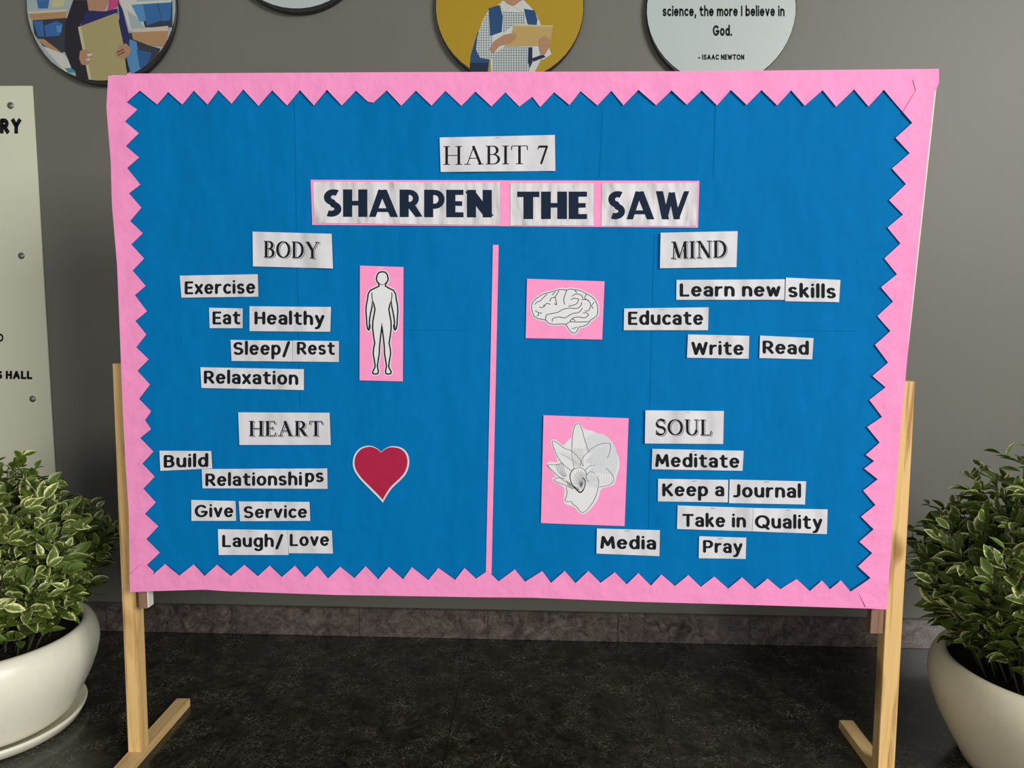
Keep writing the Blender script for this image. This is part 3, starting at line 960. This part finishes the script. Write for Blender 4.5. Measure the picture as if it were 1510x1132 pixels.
def title(word, Q, tx):
    Y = dict(label='large white title sheet reading %s on the pink band' % word)
    c = Card('title_sheet', Q, M['crumpled'], Y['label'], 'title sheet', 'sheets of the title', .0036, .0004, 60, nx=30, staple=False)
    pbm = pb.map

    def mp(px, py, pbm=pbm):
        p = pbm(px, py)
        p.y -= .0008 + .0004 * (1 + sin(p.x * 70 + Q[0][0]) * .8)
        return p
    # rebuild the sheet surface so that it lies on the band
    me = c.o.data
    k = 0
    for lay in (0, 1):
        for j in range(7):
            for i in range(31):
                px, py = quad_map(Q, i / 30, j / 6)
                v = mp(px, py)
                me.vertices[k].co = v + Vector((0, .0003 * lay, 0))
                k += 1
    ring = list(range(30)) + [j * 31 + 30 for j in range(6)] + [186 + i for i in range(30, 0, -1)] + [j * 31 for j in range(6, 0, -1)]
    for lay in (0, 1):
        for a in ring:
            me.vertices[k].co = me.vertices[217 * lay + a].co
            k += 1
    me.update()
    f = Flat()
    for q in lay_text(*tx):
        f.poly(q, 'navy', 0)
    f.build('lettering', lambda a, b: mp(a, b) + Vector((0, -.0003, 0)), c.o)


title('SHARPEN', [(462.2, 268.2), (736.8, 269.3), (736.8, 332), (463.2, 328.6)], ('SHARPEN', 'heavy', 1, 478, 728, 319.6, 320.6, 40.5))
title('THE', [(752.5, 270), (875.5, 270.2), (875.2, 332.7), (752.5, 332.2)], ('THE', 'heavy', 1, 762.7, 865.6, 323, 323, 40.5))
title('SAW', [(887.2, 270.3), (1028, 269.8), (1026.3, 333.3), (886.7, 333)], ('SAW', 'heavy', 1, 897, 1016.2, 323.4, 323.4, 41.5))

Card('divider_strip', [(726.8, 361), (735.4, 361), (724.8, 846), (716.4, 846)], M['pinkcard'], 'narrow pink paper strip dividing the board down the middle', 'paper strip', None, .0024, .0002, 70, nx=2, ny=40, staple=False)


# ------------------------------------------------------------------ picture cards
def tr(pts, ox, oy, s):
    return [(ox + p[0] / s, oy + p[1] / s) for p in pts]


fc = Card('picture_card', [(530.7, 391.5), (595, 393.6), (594, 562.2), (530.1, 560.6)], M['pinkcard'], 'tall pink card with an outline drawing of a standing human body', 'picture card', 'pink picture cards on the board', .0034, .0003, 80)
HALF = [(360, 116), (384, 121), (401, 143), (404, 165), (408, 172), (404, 190), (396, 205), (386, 218), (385, 236), (420, 255), (455, 272), (472, 300), (478, 345), (489, 400), (491, 450), (487, 500), (484, 555), (478, 590), (468, 602), (460, 590), (457, 570), (463, 545), (460, 505), (452, 460), (441, 410), (436, 358), (424, 392), (416, 430), (424, 480), (434, 530), (435, 590), (428, 650), (418, 712), (428, 760), (431, 800), (422, 850), (414, 905), (424, 930), (436, 950), (432, 966), (412, 970), (392, 966), (388, 945), (396, 905), (390, 860), (380, 800), (378, 740), (372, 680), (362, 600), (357, 548)]
CXF = 358
fig = HALF + [(2 * CXF - x, y) for x, y in HALF[::-1]][1:-1]
fig = [(x + (0 if y > 240 else 3), y) for x, y in fig]
figp = tr(fig, 500, 380, 5.66)
ff = Flat()
ff.stroke(figp, 5.0, 'print', 0, closed=True)
ff.poly(figp, 'print', 1)
ff.stroke(figp, 2.1, 'ink', 2, closed=True)
for sx in (1, -1):
    mir = lambda P: tr([(CXF + sx * (x - CXF), y) for x, y in P], 500, 380, 5.66)
    ff.stroke(mir(spline([(440, 290), (442, 320), (436, 358)], 4)), 1.3, 'ink', 3)
    ff.stroke(mir([(466, 560), (470, 592)]), .7, 'ink', 3)
    ff.stroke(mir([(462, 565), (464, 594)]), .7, 'ink', 3)
ff.stroke(tr(spline([(330, 205), (345, 220), (362, 226), (382, 216), (392, 205)], 4), 500, 380, 5.66), .8, 'ink', 3)
ff.build('printed_figure', fc.ink, fc.o)

# heart: white sheet with a red one on it
HE = [(1290, 325), (1262, 302), (1222, 290), (1175, 303), (1142, 340), (1132, 388), (1142, 430), (1172, 475), (1225, 530), (1270, 575), (1300, 608), (1318, 575), (1350, 528), (1400, 480), (1432, 440), (1447, 385), (1437, 335), (1405, 303), (1355, 293), (1318, 303)]
hp = tr(spline(HE[:11], 5)[:-1] + spline([HE[10]] + HE[11:] + [HE[0]], 5)[:-1], 220, 580, 3.7725)
hc = Vector((sum(p[0] for p in hp) / len(hp), sum(p[1] for p in hp) / len(hp)))


def sheet_poly(name, pts, mp, mat, parent, th=.0004):
    V = [mp(*p) for p in pts]
    n = len(V)
    V += [v + Vector((0, th, 0)) for v in V]
    F = []
    for t in tessellate_polygon([[Vector((p[0], p[1], 0)) for p in pts]]):
        nr = (V[t[1]] - V[t[0]]).cross(V[t[2]] - V[t[0]])
        t = tuple(t) if nr.y < 0 else tuple(t[::-1])
        F.append(t)
        F.append(tuple(i + n for i in t[::-1]))
    for i in range(n):
        j = (i + 1) % n
        F.append((i, j, j + n, i + n))
    o = link_mesh(name, V, F, mat, parent)
    bm = bmesh.new()
    bm.from_mesh(o.data)
    bmesh.ops.recalc_face_normals(bm, faces=bm.faces)
    bm.to_mesh(o.data)
    bm.free()
    return o


ho = sheet_poly('heart_cutout', hp, lambda x, y: surf(x, y, .0028), M['white'], None)
tag(ho, 'crimson paper heart with a white outline on the blue board', 'paper heart')
hr = [(hc.x + (x - hc.x) * .935, hc.y - .8 + (y - hc.y) * .925) for x, y in hp]
sheet_poly('red_heart', hr, lambda x, y: surf(x, y, .0033), M['red'], ho, .0003)

# brain card (coordinates in the enlarged view, scale 2.904)
bc = Card('picture_card', [(777.2, 410.9), (891.5, 414.7), (888, 500.5), (775.1, 498.4)], M['pinkcard'], 'square pink card with a line drawing of a brain', 'picture card', 'pink picture cards on the board', .0034, .0003, 81)
bt = lambda P: tr(P, 740, 330, 2.904)
BR = [(128, 362), (130, 340), (142, 325), (158, 312), (180, 300), (205, 293), (228, 286), (250, 281), (275, 283), (295, 279), (318, 283), (340, 287), (362, 300), (382, 310), (398, 326), (408, 346), (411, 368), (408, 390), (396, 402), (380, 412), (368, 428), (348, 438), (330, 442), (322, 458), (310, 468), (296, 462), (284, 446), (272, 430), (245, 429), (222, 430), (200, 424), (188, 412), (168, 408), (148, 402), (136, 390)]
bf = Flat()
bo = bt(spline(BR, 4, True))
bf.stroke(bo, 4.5, 'print', 0, closed=True)
bf.poly(bo, 'print', 1)
bf.stroke(bo, 1.0, 'ink', 2, closed=True)
for s in ([(142, 345), (150, 335), (165, 330)], [(165, 330), (175, 318), (195, 300)], [(182, 355), (192, 340), (208, 345)], [(205, 332), (212, 318), (228, 312), (245, 285)],
          [(225, 340), (235, 345), (228, 312)], [(270, 345), (265, 325), (272, 300), (278, 284)], [(300, 310), (318, 300), (340, 305), (348, 320)], [(295, 325), (310, 318), (330, 322)],
          [(330, 322), (322, 340), (305, 348), (285, 352)], [(362, 300), (355, 318), (372, 328)], [(340, 325), (365, 325), (380, 345), (372, 370), (355, 372)], [(395, 335), (385, 350), (390, 362)],
          [(188, 412), (190, 392), (208, 385), (240, 378), (262, 366), (290, 360), (320, 362), (338, 350), (342, 335)], [(215, 418), (220, 405), (245, 398), (270, 402), (300, 385), (330, 378), (345, 360)],
          [(142, 372), (152, 376), (158, 388), (150, 395)], [(158, 380), (172, 382)], [(272, 430), (290, 420), (302, 405), (325, 398), (355, 402), (372, 390)], [(290, 418), (330, 420), (372, 418)],
          [(302, 405), (315, 415)], [(300, 448), (312, 446), (322, 440)], [(230, 290), (215, 305)], [(312, 284), (322, 295)], [(348, 382), (362, 380), (372, 390)], [(160, 356), (175, 358), (182, 345)]):
    bf.stroke(bt(spline(s, 4)), .95, 'ink', 3)
bf.build('printed_brain', bc.ink, bc.o)

# soul card: flower head drawing (enlarged view, scale 5.956)
so = Card('picture_card', [(801.5, 612), (927, 616.5), (921, 775.5), (797.6, 771)], M['pinkcard'], 'pink card with a line drawing of petals growing from a face profile', 'picture card', 'pink picture cards on the board', .0034, .0003, 82)
st = lambda P: tr(P, 780, 600, 5.956)
SO = [(165, 500), (225, 490), (260, 480), (205, 330), (205, 295), (240, 300), (300, 345), (345, 300), (378, 270), (390, 195), (415, 148), (440, 148), (470, 190), (500, 205), (580, 230), (640, 300), (715, 320), (735, 380), (775, 430), (785, 520), (760, 610), (745, 665), (700, 690), (625, 715), (600, 800), (540, 885), (480, 930), (440, 915), (400, 870), (320, 840), (315, 780), (318, 710), (270, 670), (222, 645), (215, 625), (250, 615)]
sof = Flat()
outp = st(spline(SO, 3, True))
sof.stroke(outp, 3.0, 'print', 0, closed=True)
sof.poly(outp, 'print', 1)
cp = st(disc(600, 470, 180, 40, 240))
sof.poly(cp, 'printshade', 2)
PET = [[(450, 520), (470, 450), (530, 380), (610, 330), (690, 316), (718, 340), (700, 420), (665, 480), (650, 520)],
       [(395, 530), (378, 420), (378, 330), (392, 200), (415, 150), (445, 152), (470, 210), (490, 290), (530, 400)],
       [(380, 560), (320, 520), (260, 450), (215, 350), (205, 300), (240, 308), (310, 360), (375, 385), (440, 450), (480, 520)],
       [(490, 560), (530, 520), (600, 512), (680, 540), (735, 600), (742, 650), (700, 685), (620, 700)],
       [(380, 690), (300, 640), (230, 580), (170, 520), (165, 505), (240, 505), (300, 490)],
       [(390, 720), (310, 680), (240, 655), (222, 635), (260, 620), (320, 630)]]
for P_ in PET[:4]:
    sof.poly(st(spline(P_, 4)), 'print', 3)
for P_ in PET:
    sof.stroke(st(spline(P_, 4)), .75, 'greyink', 5)
sof.stroke(st(spline([(328, 700), (335, 760), (318, 815), (335, 830), (372, 828), (385, 850), (412, 868), (428, 885), (445, 908), (475, 925), (520, 890), (570, 820), (600, 740), (612, 660), (590, 595), (545, 568), (510, 590), (505, 630), (530, 655)], 4)), .75, 'greyink', 5)
sof.stroke(st(spline([(400, 535), (365, 580), (365, 640), (395, 700), (450, 745), (485, 710), (495, 650), (470, 620)], 5)), 1.1, 'ink', 6)
sof.stroke(st(spline([(398, 700), (430, 735), (455, 748), (480, 722)], 5)), 1.7, 'ink', 6)
sof.stroke(st(spline([(400, 540), (450, 530), (495, 560), (505, 600)], 5)), .7, 'greyink', 6)
for a in range(0, 360, 20):
    x, y = 445 + 55 * cos(radians(a)), 640 + 80 * sin(radians(a))
    sof.stroke(st([(462, 690), (x, y)]), .35, 'greyink', 6)
for k in range(9):
    sof.stroke(st([(330 + k * 12, 640 + 9 * k), (350 + k * 12, 700 + 4 * k)]), .5, 'greyink', 6)
    sof.stroke(st([(540 + k * 24, 545 + k * 6), (560 + k * 20, 660 + k * 2)]), .3, 'paleink', 6)
    sof.stroke(st([(520 + k * 20, 440 - 12 * k), (540 + k * 14, 515)]), .3, 'paleink', 6)
    sof.stroke(st([(392 + k * 10, 360), (400 + k * 10, 520)]), .3, 'paleink', 6)
    sof.stroke(st([(250 + k * 9, 400 + 4 * k), (340 + k * 14, 390 + 16 * k)]), .3, 'paleink', 6)
for k in range(5):
    sof.stroke(st(spline([(240 + 14 * k, 500), (255 + 14 * k, 560), (300 + 8 * k, 610)], 3)), .4, 'greyink', 6)
sof.build('printed_flower_head', so.ink, so.o)

# ------------------------------------------------------------------ signs on the wall
SIGN_T = .016


def round_sign(cx, cy, rpx, label, face):
    YS = WALL - .022
    c = at(cx, cy, YS)
    rad = (at(cx + rpx, cy, YS) - c).length
    o = empty('round_sign', (c.x, WALL, c.z))
    tag(o, label, 'wall sign', 'round signs on the grey wall')
    n = 96
    V, F = [], []
    prof = [(0, YS + SIGN_T), (rad - .002, YS + SIGN_T), (rad, YS + SIGN_T - .002), (rad, YS + .002), (rad - .002, YS), (0, YS)]
    for i in range(n):
        a = 2 * pi * i / n
        for r, y in prof:
            V.append((c.x + r * cos(a), y, c.z + r * sin(a)))
    k = len(prof)
    for i in range(n):
        j = (i + 1) % n
        for p in range(k - 1):
            F.append((i * k + p, i * k + p + 1, j * k + p + 1, j * k + p))
    d = link_mesh('disc', V, F, M['rim'], o)
    bm = bmesh.new()
    bm.from_mesh(d.data)
    bmesh.ops.remove_doubles(bm, verts=bm.verts, dist=1e-6)
    bmesh.ops.recalc_face_normals(bm, faces=bm.faces)
    bm.to_mesh(d.data)
    bm.free()
    # spacer studs to the wall
    boxes('spacer', [(c.x - .03, c.x + .03, YS + SIGN_T, WALL, c.z - .03, c.z + .03)], M['rim'], o)
    fr = rad * .993
    circ = lambda x, y: ((x - c.x) ** 2 + (y - c.z) ** 2)

    def mp(px, py):
        p = at(px, py, YS - .0004)
        dv = Vector((p.x - c.x, p.z - c.z))
        if dv.length > fr:
            dv = dv.normalized() * fr
        return Vector((c.x + dv.x, p.y, c.z + dv.y))
    return o, mp, (cx, cy, rpx)


def clip_to_disc(poly, cx, cy, r):
    """keep the polygon inside the disc: Sutherland-Hodgman against 48 half planes"""
    P = [Vector(p) for p in poly]
    for i in range(48):
        a = 2 * pi * i / 48
        n = Vector((cos(a), sin(a)))
        d = lambda p: (p - Vector((cx, cy))).dot(n) - r
        out = []
        for k in range(len(P)):
            p, q = P[k - 1], P[k]
            dp, dq = d(p), d(q)
            if (dp <= 0) != (dq <= 0):
                out.append(p + (q - p) * (dp / (dp - dq)))
            if dq <= 0:
                out.append(q)
        P = out
        if len(P) < 3:
            return []
    return [tuple(p) for p in P]


def picture(name, items, sg, parent, mp):
    cx, cy, r = sg
    f = Flat()
    for i_, (pts, m, layer) in enumerate(items):
        layer += i_ * .03
        q = clip_to_disc(pts, cx, cy, r * .988)
        if q:
            f.poly(q, m, layer)
    return f.build(name, mp, parent, .0002)


T1c = lambda P: [(x / 3.971, y / 3.971) for x, y in P]     # enlarged view of the top-left corner
s1, mp1, g1 = round_sign(149, 9, 111, 'round wall sign picturing a person in black holding a cream folder', None)
it = [(disc(149, 9, 112, 64), 'haze', 0)]
for P_, m, l in [
    ([(160, 0), (420, 0), (400, 70), (170, 75)], 'haze', 1), ([(215, 0), (290, 0), (280, 50), (225, 50)], 'seat', 2), ([(300, 0), (380, 0), (370, 40), (305, 45)], 'kraftedge', 2),
    ([(165, 75), (390, 62), (385, 105), (190, 120)], 'desk', 2), ([(165, 68), (390, 55), (390, 68), (165, 82)], 'desktop', 3),
    ([(190, 120), (390, 105), (390, 300), (300, 330), (200, 200)], 'shade', 1), ([(195, 125), (250, 122), (260, 215), (225, 215)], 'seat', 2), ([(260, 150), (330, 125), (370, 140), (350, 210), (270, 215)], 'seat', 3), ([(330, 150), (365, 150), (360, 190), (335, 190)], 'seatlight', 4),
    ([(215, 225), (260, 230), (370, 315), (340, 320), (280, 285)], 'desk', 2), ([(250, 270), (370, 315), (440, 380), (470, 440), (380, 420)], 'paperwhite', 3), ([(380, 400), (440, 395), (460, 430), (400, 425)], 'teal', 4),
    ([(700, 0), (800, 0), (850, 160), (760, 180)], 'paperwhite', 2), ([(745, 60), (800, 100), (850, 160), (770, 170)], 'haze', 3),
    ([(760, 20), (1010, 5), (1010, 160), (850, 160)], 'shade', 1), ([(770, 30), (840, 20), (860, 120), (820, 130)], 'seatlight', 2), ([(838, 22), (920, 15), (945, 120), (860, 150)], 'seat', 3), ([(925, 15), (1005, 10), (1000, 120), (948, 125)], 'seat', 3), ([(760, 12), (1005, 0), (1005, 14), (770, 28)], 'paperwhite', 4),
    ([(750, 175), (985, 152), (985, 185), (800, 195)], 'desktop', 3), ([(770, 190), (985, 180), (975, 275), (870, 265), (780, 230)], 'desk', 3), ([(720, 190), (800, 195), (870, 265), (940, 285), (900, 400), (760, 420)], 'shade', 2),
    ([(760, 230), (800, 245), (830, 400), (770, 440), (745, 350)], 'seatlight', 4), ([(800, 290), (890, 310), (860, 390), (820, 400)], 'jeans', 4),
    ([(500, 0), (640, 0), (610, 70), (520, 60)], 'skin', 3), ([(640, 0), (700, 0), (690, 40), (630, 70)], 'magenta', 4),
    ([(430, 0), (510, 0), (520, 62), (470, 150), (470, 440), (420, 400), (380, 300), (385, 130)], 'sleeve', 4), ([(510, 62), (610, 68), (690, 50), (690, 90), (540, 140), (470, 160)], 'indigo', 5), ([(470, 140), (420, 330), (450, 460), (540, 480), (520, 300)], 'sleeve', 4),
    ([(690, 0), (720, 60), (755, 200), (760, 280), (720, 250), (700, 100)], 'indigo', 4), ([(700, 100), (720, 100), (725, 250), (760, 420), (700, 470), (640, 470)], 'sleeve', 3),
    ([(458, 160), (685, 75), (722, 250), (740, 400), (750, 440), (640, 480), (524, 480)], 'kraft', 6), ([(458, 160), (475, 154), (540, 480), (524, 480)], 'kraftedge', 7),
    ([(470, 300), (490, 288), (540, 310), (538, 350), (515, 382), (480, 380), (465, 345)], 'skin', 7), ([(510, 318), (540, 312), (540, 326), (515, 332)], 'paperwhite', 8), ([(505, 345), (535, 340), (528, 356), (505, 358)], 'desktop', 8),
    ([(680, 300), (705, 265), (740, 255), (770, 285), (760, 320), (735, 345), (690, 335), (675, 318)], 'skin', 7), ([(685, 305), (725, 285), (728, 292), (688, 312)], 'brownwood', 8), ([(690, 320), (732, 300), (734, 307), (692, 328)], 'brownwood', 8),
]:
    it.append((T1c(P_), m, l))
picture('printed_picture', it, g1, s1, mp1)

s2, mp2, g2 = round_sign(437, -97, 110.5, 'round pale wall sign of which only the bottom rim shows', None)
picture('printed_face', [(disc(437, -97, 112, 64), 'signwhite', 0)], g2, s2, mp2)

s3, mp3, g3 = round_sign(751.5, 9, 110, 'round mustard yellow wall sign picturing a person in a checked shirt with a folder', None)
T3 = lambda P: [(620 + x / 2.4355, y / 2.4355) for x, y in P]
it = [(disc(751.5, 9, 112, 64), 'mustard', 0)]
for P_, m, l in [
    ([(205, 115), (180, 200), (175, 270), (240, 275), (250, 200), (250, 120)], 'bag', 1), ([(178, 225), (175, 275), (240, 275), (245, 225)], 'bagdark', 2),
    ([(270, 25), (300, 0), (370, 0), (400, 30), (420, 60), (440, 200), (400, 280), (255, 280), (250, 180), (245, 60)], 'shirt', 2),
    ([(245, 35), (222, 75), (205, 130), (200, 180), (215, 208), (260, 215), (275, 190), (262, 170), (258, 110)], 'shirt', 3),
    ([(395, 80), (425, 70), (455, 150), (470, 195), (440, 215), (405, 200)], 'shirt', 3),
    ([(300, 0), (362, 0), (360, 12), (332, 22), (310, 14)], 'skin', 4),
    ([(290, 5), (312, 14), (332, 24), (300, 45), (288, 22)], 'paperwhite', 5), ([(362, 2), (376, 22), (365, 44), (334, 24)], 'paperwhite', 5),
    ([(245, 30), (285, 18), (296, 60), (292, 115), (250, 130), (248, 80)], 'bag', 5), ([(372, 32), (410, 38), (420, 70), (418, 90), (385, 88), (378, 60)], 'bag', 5),
    ([(388, 170), (402, 170), (402, 225), (392, 245), (386, 225)], 'bagdark', 5), ([(400, 210), (440, 195), (450, 205), (405, 222)], 'bagdark', 5),
    ([(335, 90), (476, 94), (466, 165), (300, 168), (325, 135)], 'folder', 6), ([(335, 88), (476, 92), (475, 97), (335, 95)], 'kraftedge', 7),
    ([(248, 178), (262, 150), (300, 125), (340, 118), (345, 135), (325, 155), (285, 165), (262, 192)], 'skin', 8), ([(320, 125), (342, 122), (343, 127), (322, 131)], 'desk', 9), ([(315, 138), (338, 134), (338, 139), (316, 144)], 'desk', 9),
    ([(424, 140), (445, 130), (466, 140), (466, 165), (448, 195), (432, 200), (426, 175)], 'skin', 8), ([(426, 148), (464, 146), (464, 150), (426, 153)], 'desk', 9), ([(426, 160), (462, 160), (460, 165), (426, 166)], 'desk', 9),
    ([(295, -90), (375, -90), (380, -20), (362, 4), (332, 16), (300, 4), (288, -30)], 'skin', 5), ([(288, -60), (300, -100), (340, -112), (378, -95), (385, -50), (372, -72), (300, -72)], 'hair', 6),
]:
    it.append((T3(P_), m, l))
ROI = [([(245, 35), (222, 75), (205, 130), (200, 180), (215, 208), (260, 215), (275, 190), (262, 170), (258, 110)], 4), ([(296, 40), (375, 45), (380, 90), (335, 90), (296, 120)], 4), ([(258, 195), (300, 170), (388, 170), (390, 280), (255, 280)], 4)]
def inside(P, x, y):
    c = False
    for i in range(len(P)):
        (x0, y0), (x1, y1) = P[i - 1], P[i]
        if (y0 > y) != (y1 > y) and x < (x1 - x0) * (y - y0) / (y1 - y0) + x0:
            c = not c
    return c
for P_, l in ROI:                                   # fine check lines of the shirt
    for a in range(200, 460, 9):
        run = [y for y in range(0, 282, 3) if inside(P_, a, y)]
        if len(run) > 1:
            it.append((T3([(a, run[0]), (a + 1.6, run[0]), (a + 1.6, run[-1]), (a, run[-1])]), 'check', l))
    for b in range(0, 282, 9):
        run = [x for x in range(195, 460, 3) if inside(P_, x, b)]
        if len(run) > 1:
            it.append((T3([(run[0], b), (run[-1], b), (run[-1], b + 1.6), (run[0], b + 1.6)]), 'check', l))
picture('printed_picture', it, g3, s3, mp3)

s4, mp4, g4 = round_sign(1063.5, 13, 111, 'round white wall sign with a quotation about science in black letters', None)
it = [(disc(1063.5, 13, 112, 64), 'signwhite', 0)]
for tx in (('science, the more I believe in', 'sans', .215, 977, 1157, 24, 24, 15.5), ('God.', 'sans', .23, 1051, 1079.5, 52.8, 52.8, 15.5), ('- ISAAC NEWTON', 'sans', .27, 1029.5, 1097.5, 88, 88, 7.6)):
    fl_ = Flat()
    for q in lay_text(*tx, space=.36):
        fl_.poly(q, 'ink', 1)
    fl_.build('lettering', mp4, s4, .0002)
f4 = Flat()
for pts, m, l in it:
    f4.poly(clip_to_disc(pts, *g4[:2], g4[2] * .988) if l == 0 else pts, m, l)
f4.build('printed_face', mp4, s4, .0002)

# cream notice panel at the left, screwed to the wall
YN = WALL - .006
pr = [at(46, 126, YN), at(82, 686, YN)]
xr = (pr[0].x + pr[1].x) / 2
zt = at(20, 126.5, YN).z
pan = boxes('notice_panel', [(xr - 0.62, xr, YN, WALL - .0005, .16, zt)], M['panel'], None, .001)
tag(pan, 'tall cream notice panel screwed to the wall at the far left', 'wall panel')
for tx in (('DIRECTORY', 'sans', .33, -104, 32, 195, 196, 20), ('D', 'sans', .25, -2.5, 5, 503.5, 503.5, 11.5), ("STUDENT'S HALL", 'sans', .28, -82, 47.5, 558, 558.5, 11.5)):
    nf = Flat()
    for q in lay_text(*tx):
        # of the words only the ends stand in view
        if min(p[0] for p in q) > -12:
            nf.poly(q, 'ink', 0)
    nf.build('lettering', lambda a, b: at(a, b, YN - .0005), pan)
for (px, py) in ((15.5, 155.5), (31.5, 377), (48, 588)):
    c = at(px, py, YN)
    bm = bmesh.new()
    bmesh.ops.create_uvsphere(bm, u_segments=20, v_segments=10, radius=.0115)
    bmesh.ops.bisect_plane(bm, geom=bm.verts[:] + bm.edges[:] + bm.faces[:], plane_co=(0, 0, 0), plane_no=(0, 1, 0), clear_outer=True)
    for v in bm.verts:
        v.co = Vector((v.co.x + c.x, YN + v.co.y * .45, v.co.z + c.z))
    for f in bm.faces:
        f.smooth = True
    me = bpy.data.meshes.new('screw')
    bm.to_mesh(me)
    bm.free()
    me.materials.append(M['screw'])
    s = bpy.data.objects.new('screw', me)
    COL.objects.link(s)
    s.parent = pan

# ------------------------------------------------------------------ potted plants
POT = [(.0, .018), (.175, .018), (.192, .022), (.208, .036), (.234, .080), (.258, .130), (.274, .175), (.281, .210), (.280, .235), (.274, .258), (.266, .274), (.257, .282), (.248, .284), (.240, .280), (.239, .270), (.246, .25), (.25, .235)]


def leaf_geo(V, F, UV, base, d, nrm, length, width, tint, curl):
    d = d.normalized()
    s = d.cross(nrm)
    if s.length < 1e-4:
        return
    s.normalize()
    n = s.cross(d).normalized()
    b = len(V)
    prof = [(0, .04), (.14, .55), (.32, .95), (.52, 1.0), (.72, .78), (.88, .40), (1.0, .02)]
    for t, w in prof:
        c = base + d * (length * t) - n * (curl * length * t * t)
        half = width * .5 * w
        V += [c + s * half + n * half * .35, c + s * half * .5 + n * half * .1, c, c - s * half * .5 + n * half * .1, c - s * half + n * half * .35]
        e = .55 if 0 < t < 1 else .9
        edge = max(.0, (t - .8) * 1.2)
        UV += [(.45, tint), (.2 + edge, tint), (.0 + edge, tint), (.2 + edge, tint), (.45, tint)]
    for i in range(len(prof) - 1):
        for k in range(4):
            a = b + i * 5 + k
            F.append((a, a + 1, a + 6, a + 5))


def tube(V, F, pts, r0, r1, n=5):
    b = len(V)
    m = len(pts)
    for i, p in enumerate(pts):
        t = (pts[min(i + 1, m - 1)] - pts[max(i - 1, 0)]).normalized()
        u = t.cross(Vector((.3, .9, .1))).normalized()
        v = t.cross(u)
        r = r0 + (r1 - r0) * i / (m - 1)
        for k in range(n):
            a = 2 * pi * k / n
            V.append(p + (u * cos(a) + v * sin(a)) * r)
    for i in range(m - 1):
        for k in range(n):
            F.append((b + i * n + k, b + i * n + (k + 1) % n, b + (i + 1) * n + (k + 1) % n, b + (i + 1) * n + k))


def plant(c, s, label, potmat, crown_r, crown_h, seed, saucer, n_stems=95, dz=0.0):
    rnd = random.Random(seed)
    root = tag(empty('potted_plant', c), label, 'potted plant', 'variegated plants beside the board')
    lathe('pot', [(r * s, z * s - (0 if saucer or z > .03 else .018)) for r, z in POT], c, potmat, root)
    if saucer:
        lathe('saucer', [(0, 0), (.20 * s, 0), (.226 * s, .006), (.236 * s, .024), (.240 * s, .034), (.233 * s, .034), (.215 * s, .017), (0, .017)], c, potmat, root)
    lathe('soil', [(0, .250 * s), (.15 * s, .247 * s), (.236 * s, .240 * s)], c, M['soil'], root, 48)
    V, F, UV, SV, SF = [], [], [], [], []
    zs = .24 * s
    for i in range(n_stems):
        a = i * 2.39996 + rnd.uniform(-.2, .2)
        q = sqrt((i + .5) / n_stems)
        b0 = Vector((c[0] + cos(a) * q * .17 * s, c[1] + sin(a) * q * .17 * s, c[2] + zs))
        top_h = crown_h * (1 - .45 * q ** 3) * rnd.uniform(.80, 1.10)
        out = crown_r * q * rnd.uniform(.85, 1.05)
        tip = Vector((c[0] + cos(a) * out, c[1] + sin(a) * out, c[2] + zs + top_h))
        mid = b0.lerp(tip, .5) + Vector((cos(a), sin(a), 0)) * rnd.uniform(-.01, .03) + Vector((0, 0, .03))
        pts = []
        for k in range(9):
            t = k / 8
            pts.append(b0 * (1 - t) ** 2 + mid * 2 * t * (1 - t) + tip * t * t)
        tube(SV, SF, pts, .0026, .0011)
        nl = int(15 + 5 * rnd.random() + 8 * q)
        for k in range(nl):
            t = .30 + .70 * (k / (nl - 1)) if q < .55 else .22 + .78 * (k / (nl - 1))
            p = b0 * (1 - t) ** 2 + mid * 2 * t * (1 - t) + tip * t * t
            la = rnd.uniform(0, 2 * pi)
            outw = Vector((p.x - c[0], p.y - c[1], .06))
            outw = outw.normalized() if outw.length > .02 else Vector((0, 0, 1))
            d = Vector((cos(la), sin(la), rnd.uniform(-.25, .75))).normalized() * .8 + outw * .7
            L = rnd.uniform(.042, .070) * (1.0 if t < .9 else .8) * s
            nrm = (Vector((0, 0, 1)) + outw * .8 + Vector((rnd.uniform(-.5, .5), rnd.uniform(-.5, .5), rnd.uniform(-.3, .3)))).normalized()
            # short petiole
            pb = p + d.normalized() * .006
            leaf_geo(V, F, UV, pb, d, nrm, L, L * rnd.uniform(.42, .56), rnd.random(), rnd.uniform(.05, .35))
            # side twig
            if rnd.random() < .5 and t > .25:
                e = pb + d.normalized() * rnd.uniform(.03, .055)
                tube(SV, SF, [p, pb, e], .0012, .0007, 4)
                for kk in range(3):
                    dd = d.normalized() + Vector((rnd.uniform(-.9, .9), rnd.uniform(-.9, .9), rnd.uniform(-.4, .7)))
                    leaf_geo(V, F, UV, p.lerp(e, .5 + .25 * kk), dd, nrm + Vector((rnd.uniform(-.4, .4), rnd.uniform(-.4, .4), 0)), L * .85, L * .42, rnd.random(), rnd.uniform(.05, .3))
    link_mesh('foliage', V, F, M['leaf'], root, smooth=True, uvs=UV)
    link_mesh('stems', SV, SF, M['stem'], root, smooth=True).name = 'stem'
    return root


lc = atz(-12, 1058, .02)
plant((lc.x, lc.y, 0), .98, 'variegated leafy plant in a cream pot left of the board', M['pot'], .335, .45, 11, True)
d_r = atz(1541, 1132, 0)
plant((d_r.x, d_r.y, 0), 1.0, 'variegated leafy plant in a beige pot right of the board', M['pot2'], .345, .51, 23, False)
print('CAM', CAM, 'WALL', WALL, 'left pot', lc, 'right pot', d_r, 'board', at(160, 110, YF), at(1307, 898, YF))
